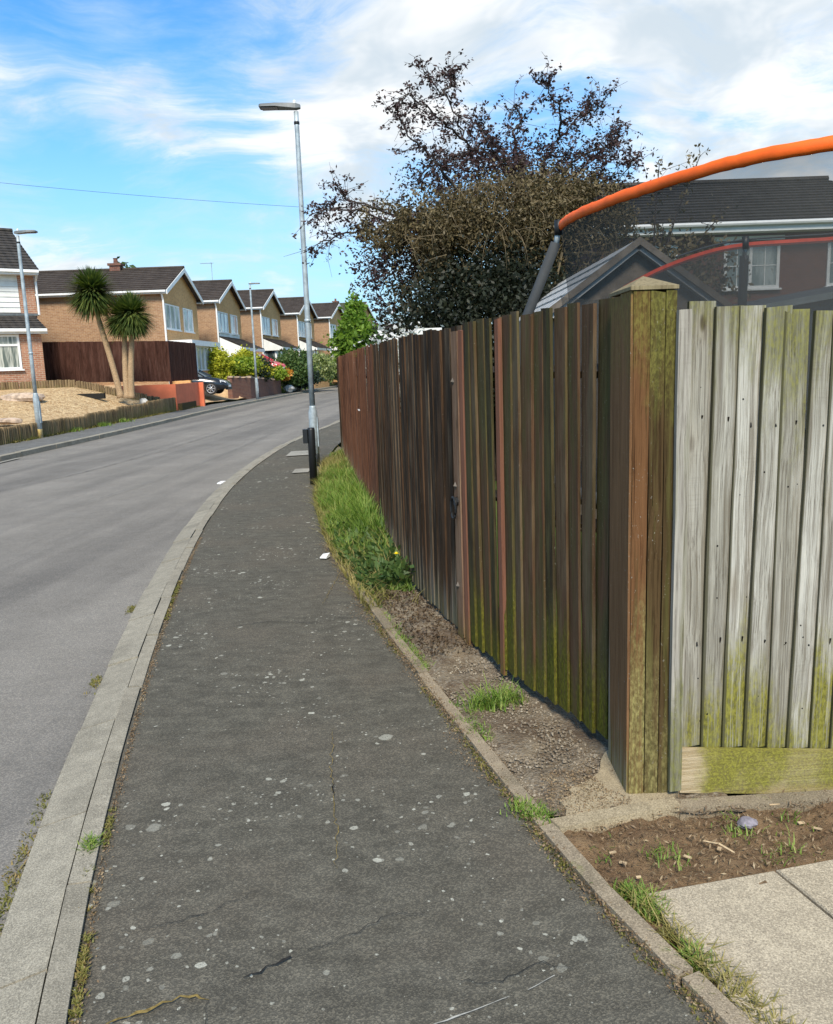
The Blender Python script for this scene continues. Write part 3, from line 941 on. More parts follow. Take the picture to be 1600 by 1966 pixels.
CRACKS = [('crack', [(-0.42, 3.62), (-0.40, 3.3), (-0.37, 3.05), (-0.33, 2.78), (-0.31, 2.52)], 0.0035, 'crack_moss'),
          ('crack', [(-0.37, 3.10), (-0.365, 3.02)], 0.006, 'crack'),
          ('crack', [(-0.88, 2.25), (-0.72, 2.30), (-0.55, 2.42)], 0.003, 'crack'),
          ('crack', [(-0.52, 2.03), (-0.46, 2.07), (-0.40, 2.11)], 0.010, 'crack'),
          ('crack', [(-0.40, 2.11), (-0.22, 2.20), (-0.12, 2.29), (0.0, 2.27)], 0.0028, 'crack'),
          ('crack', [(-0.85, 1.87), (-0.72, 1.95), (-0.63, 1.98), (-0.60, 1.95)], 0.011, 'crack_moss'),
          ('crack', [(-0.60, 1.95), (-0.58, 1.80), (-0.56, 1.6)], 0.003, 'crack'),
          ('crack', [(-0.55, 5.3), (-0.75, 5.25), (-1.0, 5.32), (-1.3, 5.2)], 0.006, 'crack'),
          ('crack', [(-0.62, 6.9), (-0.66, 6.2), (-0.68, 5.7)], 0.006, 'crack_moss'),
          ('crack', [(-0.33, 5.35), (-0.5, 5.33), (-0.62, 5.40)], 0.005, 'crack'),
          ('crack', [(0.05, 2.0), (0.16, 1.98), (0.3, 2.05), (0.40, 2.03)], 0.003, 'crack'),
          ('scratch', [(-0.12, 1.80), (0.04, 1.86), (0.20, 1.93)], 0.0028, 'scratch'),
          ('scratch', [(0.25, 1.95), (0.33, 2.0)], 0.0022, 'scratch'),
          ('scratch', [(-0.05, 1.74), (0.10, 1.80)], 0.0018, 'scratch')]
for i, (nm, pts, w, mt) in enumerate(CRACKS):
    b = MB()
    vs, fs = ribbon(pts, w * (0.5 if nm == 'crack' else 0.8), 0.0125, i, 0.009 if nm == 'crack' else 0.001, 0.022)
    b.add(vs, fs)
    b.build(nm, M[mt], pavement)

for i, (pts, w) in enumerate((([(-7.6, 9.0), (-6.37, 12.67), (-5.83, 15.06), (-5.53, 21.35), (-5.13, 32.63)], 0.013), ([(-5.3, 8.0), (-4.91, 9.67), (-4.34, 11.47), (-3.91, 16.6), (-3.82, 26.2)], 0.006))):
    b = MB()
    vs, fs = ribbon(smoothpoly(pts, 2), w, ROAD_Z + 0.022, 60 + i, 0.02, 0.12)
    b.add(vs, fs)
    b.build('seam', M['seam'], road)

# edging along the right of the pavement
edge_base = MB()
ep = [(p.x, p.y) for p in resample([p for p in PAVE_EDGE if -2 < p[1] < 12], 0.4)]
ea, eb = offset_poly(ep, -0.004), offset_poly(ep, 0.06)
ne = len(ea)
edge_base.add([(p[0], p[1], -0.03) for p in ea] + [(p[0], p[1], -0.03) for p in eb], [(i, ne + i, ne + i + 1, i + 1) for i in range(ne - 1)])
edging = structure(edge_base.build('edging', M['crack']))
kerb_row(edging, PAVE_EDGE, 0.0, 0.055, 0.02, 0.022, -0.1, M['edging'], 0.8, -1.5, 9, 'edging_stone', 0.2)

# fence line
FENCE = [(0.78, 3.33), (0.51, 3.99), (0.31, 4.68), (-0.01, 5.84), (-0.28, 7.56), (-0.66, 10.37), (-1.16, 14.48), (-1.42, 16.3)]


def verge_mesh():
    ys = np.concatenate([np.arange(2.8, 8, 0.03), np.arange(8, 17.5, 0.12)])
    nx = 26
    xl = np.interp(ys, [p[1] for p in PAVE_EDGE], [p[0] for p in PAVE_EDGE]) + 0.055
    xr = np.interp(ys, [2.8, 3.2] + [p[1] for p in FENCE[1:]], [1.05, 0.95] + [p[0] for p in FENCE[1:]]) + 0.12
    tt = np.linspace(0, 1, nx + 1)
    X = xl[:, None] * (1 - tt) + xr[:, None] * tt
    Yg = np.repeat(ys[:, None], nx + 1, 1)
    Z = (vnoise(X * 9, Yg * 9, 3) - 0.5) * 0.03 + (vnoise(X * 40, Yg * 40, 4) - 0.5) * 0.016 + 0.005
    lump = smooth01((Yg - 4.2) / 0.6) * smooth01((6.2 - Yg) / 0.7) * np.sin(np.pi * tt)[None, :]
    Z = Z + lump * (vnoise(X * 22, Yg * 22, 9)) * 0.05
    V = np.stack([X, Yg, Z], -1).reshape(-1, 3)
    k = nx + 1
    i = np.arange(len(ys) - 1)[:, None] * k + np.arange(nx)[None, :]
    F = np.stack([i, i + 1, i + k + 1, i + k], -1).reshape(-1, 4)
    return fast('verge', V, F, M['verge'], smooth=True)


structure(verge_mesh())


garden_edge = [(0.99, 3.06), (0.93, 3.3)] + [(p[0] + 0.09, p[1]) for p in FENCE[1:]] + [(-1.33, 16.5), (-0.9, 16.9), (-0.9, 25.5), (-0.65, 32), (-0.45, 40), (-0.05, 52), (0.65, 66), (1.85, 80), (4.15, 96)]
structure(strip_mesh(garden_edge, [(40, p[1]) for p in garden_edge], -0.03, 0.0, 12, 'back_garden', M['lawn'], 0.6, 0.05, 9))


def grid_patch(poly, z, amp, name, mt, nx=70, ny=40, seed=2):
    # poly: four corners, bilinear
    a, b, c, d = [Vector((p[0], p[1])) for p in poly]
    V = []
    for j in range(ny + 1):
        for i in range(nx + 1):
            s, t = i / nx, j / ny
            p = a.lerp(b, s).lerp(d.lerp(c, s), t)
            V.append((p.x, p.y, z))
    V = np.array(V)
    X, Y = V[:, 0], V[:, 1]
    V[:, 2] += (vnoise(X * 8, Y * 8, seed) - 0.5) * amp + (vnoise(X * 30, Y * 30, seed + 1) - 0.5) * amp * 0.8 + (vnoise(X * 75, Y * 75, seed + 2) - 0.5) * amp * 0.5
    k = nx + 1
    i = np.arange(ny)[:, None] * k + np.arange(nx)[None, :]
    F = np.stack([i, i + 1, i + k + 1, i + k], -1).reshape(-1, 4)
    return fast(name, V, F, mt, smooth=True)


structure(grid_patch([(0.55, 2.15), (3.6, 2.6), (3.6, 3.02), (0.43, 2.75)], -0.005, 0.035, 'soil', M['soil'], 120, 50))
structure(grid_patch([(0.77, 0.3), (1.05, 0.3), (0.70, 2.4), (0.50, 2.4)], -0.012, 0.02, 'soil', M['soil'], 12, 60, 7))
# concrete strip along the foot of the grey fence, in two lengths
st = MB()
st.add([(0.442, 2.735, -0.1), (0.442, 2.735, 0.034)], [])
strip = MB()
strip.prism([(0.44, 2.745), (0.465, 2.685), (0.925, 2.81), (0.92, 2.87)], -0.1, 0.034)
s1 = structure(strip.build('concrete_kerb', M['footing']))
b = MB()
b.prism([(0.928, 2.812), (3.4, 2.92), (3.4, 3.0), (0.924, 2.872)], -0.1, 0.02)
b.build('edging_stone', M['edging'], s1)
# sandy concrete round the foot of the corner post
rng = random.Random(5)
poly = []
for (x, y) in [(0.50, 2.775), (0.72, 2.82), (0.93, 2.875), (1.0, 3.0), (0.96, 3.3), (0.78, 3.32), (0.72, 3.2), (0.70, 3.1), (0.64, 3.04), (0.60, 3.0), (0.54, 2.99), (0.56, 2.93), (0.49, 2.9), (0.52, 2.84)]:
    poly.append((x + rng.uniform(-.004, .004), y + rng.uniform(-.004, .004)))
poly = smoothpoly(poly + poly[:1], 2)[:-1]
b = MB()
b.prism(poly, -0.05, 0.022)
structure(b.build('concrete_footing', M['footing']))

# driveway slabs
slabs = [[(0.67, 2.34), (1.105, 2.432), (1.60, 0.7), (1.06, 0.5)], [(1.117, 2.436), (1.75, 2.58), (2.35, 1.0), (1.612, 0.72)],
         [(1.762, 2.585), (2.6, 2.78), (3.2, 1.2), (2.362, 1.0)]]
base = MB()
base.prism([(0.70, 2.3), (2.6, 2.74), (3.2, 1.2), (1.06, 0.52)], -0.2, -0.012)
drive = structure(base.build('driveway', M['crack']))
for p in slabs:
    cx = sum(q[0] for q in p) / 4
    cy = sum(q[1] for q in p) / 4
    b = MB()
    pp = [(q[0] - cx, q[1] - cy) for q in p]
    pi_ = [(x * 0.99, y * 0.99) for x, y in pp]
    vs = [(x, y, -0.06) for x, y in pp] + [(x, y, 0.008) for x, y in pp] + [(x, y, 0.014) for x, y in pi_]
    vs = [(v[0], v[1], v[2]) for v in vs]
    pp2 = list(reversed(range(4)))
    fs = [(0, 4, 5, 1), (1, 5, 6, 2), (2, 6, 7, 3), (3, 7, 4, 0), (4, 8, 9, 5), (5, 9, 10, 6), (6, 10, 11, 7), (7, 11, 8, 4), (8, 11, 10, 9)]
    b.add(vs, fs)
    b.build('slab', M['slab'], drive, loc=(cx, cy, 0))


# raised land on the left
def left_back_x(y):
    return np.interp(y, [p[1] for p in LEFT_BACK], [p[0] for p in LEFT_BACK])


def zleft(X, Y):
    X = np.asarray(X, float)
    Y = np.asarray(Y, float)
    d = np.maximum(0, left_back_x(Y) - X)
    g1 = 0.36 + 0.82 * smooth01((Y - 21) / 11) * smooth01(d / 3.6) + 0.12 * smooth01((Y - 30) / 5)
    g2 = 0.10 + (1.0 + 0.012 * (Y - 42)) * smooth01((d - 0.2) / 4.0)
    g3 = 0.05 + 1.0 * smooth01((d - 0.25) / 0.25) + (0.35 + 0.01 * (Y - 48)) * smooth01((d - 0.5) / 3.0)
    w3 = smooth01((Y - 47.2) / 0.8) * (1 - 0.6 * smooth01((Y - 57.5) / 2.0))
    g2 = g2 * (1 - w3) + g3 * w3
    w = smooth01((Y - 35.6) / 1.6)
    return g1 * (1 - w) + g2 * w


def zl(x, y):
    return float(zleft(np.array([x]), np.array([y]))[0])


def land(y0, y1, dmax, name, mt, dy, nd, off=0.0):
    ys = np.arange(y0, y1 + dy * 0.5, dy)
    dd = np.linspace(0, 1, nd + 1) ** 1.6 * dmax
    xb = left_back_x(ys)
    X = xb[:, None] - 0.02 - dd[None, :]
    Yg = np.repeat(ys[:, None], nd + 1, 1)
    Z = zleft(X, Yg) + (vnoise(X * 1.5 + 200, Yg * 1.5, 8) - 0.5) * 0.06 + off
    V = np.stack([X, Yg, Z], -1).reshape(-1, 3)
    k = nd + 1
    i = np.arange(len(ys) - 1)[:, None] * k + np.arange(nd)[None, :]
    F = np.stack([i, i + k, i + k + 1, i + 1], -1).reshape(-1, 4)
    return fast(name, V, F, mt, smooth=True)


structure(land(12, 35.6, 30, 'gravel_garden', M['gravel'], 0.4, 50))
structure(land(35.6, 170, 60, 'hillside', M['lawn'], 0.4, 60))
M['drive'] = plain('buff driveway', (0.50, 0.34, 0.19), 0.9, 0.2, 5, bump=0.3)
structure(land(37.2, 47.8, 6, 'far_driveway', M['drive'], 0.4, 20, 0.06))


# ================================================================== NEAR FENCES
def board_mesh(w, t1, t2, h, seed, levels=6, slope=0.0, warp=0.004):
    rng = random.Random(seed)
    vs, fs = [], []
    ph = rng.uniform(0, 6)
    for i in range(levels):
        z = h * i / (levels - 1)
        bow = math.sin(ph + z * 2.1) * warp
        jl, jr = rng.uniform(-0.0015, 0.0015), rng.uniform(-0.0015, 0.0015)
        zt = z + (rng.uniform(-0.006, 0.004) if i == levels - 1 else 0)
        zt2 = z + (slope + rng.uniform(-0.006, 0.004) if i in (0, levels - 1) else 0)
        vs += [(-w / 2 + jl + bow, -t1, zt), (w / 2 + jr + bow, -t2, zt2), (w / 2 + jr + bow, 0, zt2), (-w / 2 + jl + bow, 0, zt)]
    for i in range(levels - 1):
        b = i * 4
        for k in range(4):
            fs.append((b + k, b + (k + 1) % 4, b + 4 + (k + 1) % 4, b + 4 + k))
    fs.append((3, 2, 1, 0))
    tb = (levels - 1) * 4
    fs.append((tb, tb + 1, tb + 2, tb + 3))
    mb = MB()
    mb.add(vs, fs)
    return mb


def board_set(mt, w, t1, t2, h, n, seed, slope=0.0):
    return [board_mesh(w, t1, t2, h, seed + i, slope=slope).mesh('board', mt) for i in range(n)]


rng = random.Random(11)
SETS = {k: board_set(M[k], 0.118, 0.006, 0.013, 1.81, 7, 20 + i * 10) for i, k in enumerate(('brown', 'brown_red', 'olive'))}


def line_frame(a, b):
    a, b = Vector(a), Vector(b)
    u = (b - a).normalized()
    nrm = Vector((-u.y, u.x))
    ang = math.atan2(-u.y, -u.x)
    return u, nrm, ang


def run_boards(parent, pts, chooser, pitch, z0, zjit=0.01, turn=0.0):
    org = PM[parent.name].translation
    p = resample(pts, pitch)
    for i in range(len(p) - 1):
        a, b = p[i], p[i + 1]
        u, nrm, ang = line_frame(a, b)
        c = (a + b) / 2
        me = chooser(i, c)
        sx = rng.uniform(0.9, 1.12)
        o = link('board', me, parent, (c.x - org.x, c.y - org.y, z0 + rng.uniform(-zjit, zjit) - org.z), (rng.gauss(0, 0.003), rng.gauss(0, 0.0028), ang - turn + rng.gauss(0, 0.016 if turn == 0 else 0.035)))
        o.scale = (sx, rng.uniform(0.8, 1.25), 1)
    return p


long_pts = smoothpoly([FENCE[2], FENCE[3], FENCE[4], FENCE[5], FENCE[6], FENCE[7]], 2)
long_pts[0] = (0.27, 4.83)
bf = thing('timber_fence', 'long dark brown close board fence curving away along the pavement verge', 'fence', (0.0, 5.84, 0))


def choose_long(i, c):
    if c.y < 8.2:
        return SETS['brown'][rng.randrange(7)]
    if c.y < 15.6:
        return SETS['brown_red'][rng.randrange(7)]
    return SETS['brown'][rng.randrange(7)]


run_boards(bf, long_pts, choose_long, 0.095, 0.045)
run_boards(bf, [(-1.42, 16.34), (-0.9, 16.75), (0.6, 17.2)], choose_long, 0.103, 0.035)
for zr in (0.35, 0.95, 1.55):
    b = MB()
    pp = offset_poly(long_pts, 0.035)
    b.tube([(p[0], p[1], zr) for p in pp], 0.03, 4)
    b.build('rail', M['shed_wood'], bf, world=True)
for y in (5.84, 8.4, 10.9, 13.4, 16.0):
    x = poly_at([(p[0], p[1]) for p in long_pts], y) + 0.1
    b = MB()
    b.box(x - .04, x + .04, y - .04, y + .04, -0.1, 1.8)
    b.build('fence_post', M['shed_wood'], bf, world=True)
b = MB()          # the short green post foot where the verge stops
b.box(-0.05, -0.02, 5.80, 5.845, 0.0, 0.32)

# gate post (worn) with the ring latch, and the gate itself
gp = thing('gate_post', 'pale worn timber gate post with a knot, black ring latch fixed to it', 'gate post', (0.30, 4.72, 0))
u, nrm, ang = line_frame(FENCE[2], FENCE[3])
for k, (off, w, mt) in enumerate(((0.035, 0.10, 'gatepost'), (-0.055, 0.05, 'orange_wood'))):
    me = board_mesh(w, 0.03 if k == 0 else 0.024, 0.028 if k == 0 else 0.02, 1.81, 300 + k).mesh('face_board', M[mt])
    c = Vector((0.29, 4.76)) + u * off + nrm * 0.012
    link('face_board', me, gp, (c.x - 0.30, c.y - 4.72, 0.02), (0, 0, ang))
b = MB()
b.box(0.31, 0.39, 4.70, 4.78, 0, 1.78)
b.build('post', M['shed_wood'], gp, world=True)
c = Vector((0.285, 4.80)) + nrm * 0.05
b = MB()
b.tube([(c.x + nrm.x * (-0.012), c.y + nrm.y * (-0.012), 0.86), (c.x + nrm.x * 0.016, c.y + nrm.y * 0.016, 0.86)], 0.026, 12)
lt = b.build('latch_plate', M['black'], gp, world=True)
b = MB()
pts = []
for k in range(17):
    a = 2 * math.pi * k / 16
    q = c + nrm * 0.022 + u * (0.045 * math.cos(a))
    pts.append((q.x, q.y, 0.825 + 0.062 * math.sin(a)))
b.tube(pts, 0.0075, 6, cap=False)
inv = PM[gp.name].inverted()
b.V = [tuple(inv @ Vector(v)) for v in b.V]
b.build('ring', M['black'], lt)

gt = thing('timber_gate', 'mossy dark close board gate beside the big corner post', 'gate', (0.62, 3.7, 0))
gpts = [(0.295, 4.66), (0.51, 3.99), (0.785, 3.30)]
gpts = [(p.x, p.y) for p in resample(list(reversed(gpts)), 0.05)]
run_boards(gt, gpts, lambda i, c: SETS['olive'][rng.randrange(7)], 0.1, 0.062, 0.010, 0.085)
for zr in (0.3, 0.95, 1.6):
    b = MB()
    pp = offset_poly(gpts, 0.045)
    b.tube([(p[0], p[1], zr) for p in pp], 0.03, 4)
    b.build('rail', M['shed_wood'], gt, world=True)
u, nrm, ang = line_frame(FENCE[1], FENCE[2])
c = Vector((0.452, 4.19)) + nrm * 0.012
me = board_mesh(0.042, 0.022, 0.02, 1.83, 410).mesh('batten', M['orange_wood'])
o = link('batten', me, gt, (c.x - .62, c.y - 3.7, 0.03), (0, 0.004, ang))
o['label'] = 'orange brown batten down the middle of the gate'

# corner post: core, five planks round it, a weathered pyramid cap
cp = thing('corner_post', 'thick square corner post with pyramid cap, half orange brown, half dark stained', 'fence post', (0.84, 3.03, 0))
b = MB()
b.box(-0.068, 0.065, -0.095, 0.185, -0.1, 1.865)
b.build('core', M['crack'], cp)
for (x, y, w, an, mt, h) in ((-0.068, 0.116, 0.140, -90, 'post', 1.872), (-0.068, -0.030, 0.146, -90, 'post', 1.874),
                             (-0.0455, -0.096, 0.055, 0, 'post_orange', 1.874), (0.010, -0.096, 0.050, 0, 'post_green', 1.87), (0.056, -0.096, 0.036, 0, 'post_green', 1.872)):
    me = board_mesh(w, 0.014, 0.014, h, int(w * 1e4), warp=0.0008).mesh('plank', M[mt])
    link('plank', me, cp, (x, y, 0.0), (0, 0, rad(an)))
b = MB()
x0, x1, y0, y1 = -0.086, 0.079, -0.115, 0.20
zc = 1.876
b.add([(x0, y0, zc), (x1, y0, zc), (x1, y1, zc), (x0, y1, zc), (x0, y0, zc + 0.012), (x1, y0, zc + 0.012), (x1, y1, zc + 0.012), (x0, y1, zc + 0.012), (-0.005, 0.03, zc + 0.058)],
      [(3, 2, 1, 0), (0, 1, 5, 4), (1, 2, 6, 5), (2, 3, 7, 6), (3, 0, 4, 7), (4, 5, 8), (5, 6, 8), (6, 7, 8), (7, 4, 8)])
b.build('cap', M['cap'], cp)

# pale grey fence on the right
gf = thing('grey_fence', 'silver grey featheredge fence with yellow green moss along its mossy gravel board', 'fence', (0.95, 2.96, 0), 0.083)
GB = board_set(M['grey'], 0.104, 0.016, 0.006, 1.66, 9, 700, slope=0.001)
x = 0.075
i = 0
while x < 2.6:
    h = 0
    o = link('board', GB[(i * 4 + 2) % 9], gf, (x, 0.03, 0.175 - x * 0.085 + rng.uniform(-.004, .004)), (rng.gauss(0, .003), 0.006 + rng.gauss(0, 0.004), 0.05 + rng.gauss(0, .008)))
    # nails: two heads a board near the two rails
    for zn in (0.42, 1.25):
        nb = MB()
        nb.tube([(0.012, -0.0125, zn + rng.uniform(-.03, .03)), (0.012, -0.006, zn)], 0.0035, 6)
        nb.build('nail', M['nail'], o)
    nb = MB()
    for q in range(3):
        xx, zz = rng.uniform(-.035, .035), rng.uniform(0.1, 1.5)
        yq = -0.0116 + 0.1 * xx
        nb.tube([(xx, yq, zz), (xx, -0.003, zz)], rng.uniform(0.0018, 0.004), 6)
    nb.build('nail_hole', M['nail'], o)
    o2 = None
    x += 0.0865
    i += 1
for zr in (0.5, 1.3):
    b = MB()
    b.box(0.0, 2.65, 0.034, 0.085, zr, zr + 0.07)
    b.build('rail', M['shed_wood'], gf)
me = board_mesh(0.046, 0.022, 0.022, 1.765, 820, warp=0.001).mesh('batten', M['grey_batten'])
link('batten', me, gf, (-0.022, -0.045, 0.04), (0, 0.002, 0))
b = MB()
vs = []
for xx, zt, zb in ((0.012, 0.186, 0.012), (0.8, 0.115, -0.06), (1.7, 0.04, -0.13), (2.65, -0.04, -0.2)):
    vs += [(xx, -0.03, zb), (xx, -0.03, zt), (xx, 0.0, zt), (xx, 0.0, zb)]
fs = [(4 * q + k, 4 * q + (k + 1) % 4, 4 * q + 4 + (k + 1) % 4, 4 * q + 4 + k) for q in range(3) for k in range(4)] + [(0, 3, 2, 1), (12, 13, 14, 15)]
fs = [tuple(reversed(f)) for f in fs]
b.add(vs, fs)
b.build('gravel_board', M['gravel_board'], gf)


# ================================================================== STREET FURNITURE
def street_lamp(label, base, h, rb, rp, hz, headdir, headlen, yellow=False, band=True):
    t = thing('street_lamp', label, 'street lamp', base, 0, 'street lamps along the road')
    b = MB()
    b.lathe([(rb, -0.05), (rb, hz - 0.06), (rp * 1.15, hz + 0.02), (rp * 1.15, hz + 0.05)], 16)
    col_ = b.build('column_base', M['steel'], t, True)
    b = MB()
    b.box(rb - 0.012, rb + 0.006, -0.045, 0.045, hz * 0.35, hz * 0.85)
    b.build('access_door', M['steel'], t)
    b = MB()
    b.lathe([(rp, hz), (rp * 0.95, h * 0.4), (rp * 0.8, h - 0.3), (rp * 0.8, h - 0.05)], 14)
    b.build('pole', M['steel'], t, True)
    b = MB()
    b.lathe([(rp * 1.12, h * 0.42), (rp * 1.12, h * 0.42 + 0.05)], 14)
    b.build('collar', M['steel'], t, True)
    b = MB()
    b.lathe([(rp * 0.95, h - 0.24), (rp * 0.95, h - 0.2)], 14)
    b.build('band', M['black'], t, True)
    if not yellow and rb < 0.08:
        b = MB()
        b.lathe([(rb * 1.01, 0.0), (rb * 1.01, 0.22)], 14)
        b.build('dark_foot', M['black'], t, True)
    if yellow:
        b = MB()
        b.lathe([(rb * 1.012, 0.0), (rb * 1.012, 0.2), (rb * 1.005, 0.24)], 14)
        b.build('stained_foot', M['yellow_paint'], t, True)
    s = headdir
    b = MB()
    L = headlen
    prof = [(-0.07, 0.0, 0.045, 0.05), (0.0, -0.01, 0.075, 0.075), (0.12, 0.0, 0.09, 0.07), (L * 0.55, 0.015, 0.125, 0.055), (L * 0.95, 0.02, 0.115, 0.045), (L, 0.022, 0.09, 0.035)]
    vs, fs = [], []
    for (x, z, w, th) in prof:
        vs += [(s * x, -w, h + z), (s * x, w, h + z), (s * x, w * 0.8, h + z + th), (s * x, -w * 0.8, h + z + th)]
    for q in range(len(prof) - 1):
        for k in range(4):
            fs.append((4 * q + k, 4 * q + (k + 1) % 4, 4 * q + 4 + (k + 1) % 4, 4 * q + 4 + k))
    fs += [(3, 2, 1, 0), tuple(4 * (len(prof) - 1) + k for k in range(4))]
    b.add(vs, fs)
    head = b.build('lantern', M['lamp_head'], t)
    b = MB()
    xa, xb_ = sorted((s * L * 0.5, s * L * 0.93))
    b.box(xa, xb_, -0.085, 0.085, h + 0.004, h + 0.016)
    b.build('lens', M['lamp_glass'], head)
    b = MB()
    b.lathe([(0.028, h + 0.06), (0.028, h + 0.11), (0.012, h + 0.125)], 10, (s * 0.02, 0, 0))
    b.build('photocell', M['white'], head)
    return t


street_lamp('tall galvanised street lamp by the black bollard, lantern pointing left', (-1.70, 14.23, 0.0), 5.75, 0.075, 0.047, 0.98, -1, 0.58)
street_lamp('galvanised street lamp with yellow stained foot by the log edging', (-10.1, 22.6, 0.06), 5.3, 0.078, 0.052, 1.15, 1, 0.5, yellow=True)
street_lamp('pale street lamp beside the brick garden wall across the road', (-8.75, 47.5, 0.0), 6.35, 0.085, 0.06, 1.2, 1, 0.55)

bo = thing('bollard', 'black plastic bollard with a small box on top, in front of the tall lamp', 'bollard', (-1.47, 11.96, 0))
b = MB()
b.lathe([(0.055, -0.05), (0.055, 0.79), (0.045, 0.82)], 12)
b.build('post', M['black'], bo, True)
b = MB()
b.box(-0.115, -0.05, -0.05, 0.05, 0.60, 0.80)
b.build('box', M['black'], bo)

wire = MB()
P0, P1 = Vector((-30, 31.0, 10.9)), Vector((2.5, 39.5, 8.3))
pts = []
for i in range(25):
    t_ = i / 24
    p = P0.lerp(P1, t_)
    p.z -= 0.5 * 4 * t_ * (1 - t_)
    pts.append(p)
wire.tube(pts, 0.007, 4)
tag(wire.build('overhead_wire', M['cable']), 'thin dark overhead wire crossing the blue sky', 'wire')


# ================================================================== HOUSES
def roof_slope(mb, e0, e1, r1, r0, n, lift=0.035):
    """stepped tile courses between an eave edge e0-e1 and a ridge edge r0-r1"""
    e0, e1, r1, r0 = [Vector(v) for v in (e0, e1, r1, r0)]
    nrm = (e1 - e0).cross(r0 - e0).normalized()
    if nrm.z < 0:
        nrm = -nrm
    for i in range(n):
        t0, t1 = i / n, (i + 1) / n
        a, b = e0.lerp(r0, t0) + nrm * lift, e1.lerp(r1, t0) + nrm * lift
        c, d = e1.lerp(r1, t1) + nrm * 0.004, e0.lerp(r0, t1) + nrm * 0.004
        a0, b0 = e0.lerp(r0, t0) - nrm * 0.01, e1.lerp(r1, t0) - nrm * 0.01
        mb.add([a, b, c, d, a0, b0], [(0, 1, 2, 3), (4, 5, 1, 0)])
    nb = nrm * -0.08
    mb.add([e0 + nb, e1 + nb, r1 + nb, r0 + nb, e0, e1, r1, r0], [(3, 2, 1, 0), (0, 1, 5, 4), (1, 2, 6, 5), (3, 0, 4, 7)])


def window(parent, O, U, N, w, h, mull=(), glass='glass', sill=True, transom=None, bars=0, fw=0.06):
    """white framed window; O is the bottom left corner, U along the width, N outward"""
    b = MB()
    b.obox(O, U, N, 0, w, -0.02, 0.05, 0, fw)
    b.obox(O, U, N, 0, w, -0.02, 0.05, h - fw, h)
    b.obox(O, U, N, 0, fw, -0.02, 0.048, fw, h - fw)
    b.obox(O, U, N, w - fw, w, -0.02, 0.048, fw, h - fw)
    xs = [0.0] + [mm * w for mm in mull] + [w]
    for mm in mull:
        b.obox(O, U, N, mm * w - fw * .5, mm * w + fw * .5, -0.02, 0.046, fw, h - fw)
    if transom:
        for (i, tz) in transom:
            b.obox(O, U, N, xs[i] + fw * .5, xs[i + 1] - fw * .5, -0.02, 0.044, tz * h - fw * .5, tz * h + fw * .5)
    if bars:
        for i in range(len(xs) - 1):
            xm = (xs[i] + xs[i + 1]) / 2
            b.obox(O, U, N, xm - 0.012, xm + 0.012, -0.02, 0.03, fw, h - fw)
            for q in range(1, bars + 1):
                zz = fw + (h - 2 * fw) * q / (bars + 1)
                b.obox(O, U, N, xs[i] + fw * .5, xs[i + 1] - fw * .5, -0.02, 0.028, zz - 0.012, zz + 0.012)
    fr = b.build('window', M['white'], parent)
    for i in range(len(xs) - 1):
        p = MB()
        p.obox(O, U, N, xs[i] + fw * .45, xs[i + 1] - fw * .45, 0.0, 0.012, fw * .95, h - fw * .95)
        p.build('pane', M[glass], fr)
    if sill:
        p = MB()
        p.obox(O, U, N, -0.06, w + 0.06, -0.01, 0.11, -0.05, -0.003)
        p.build('sill', M['white'], fr)
    return fr


X_, Y_ = Vector((1, 0, 0)), Vector((0, 1, 0))


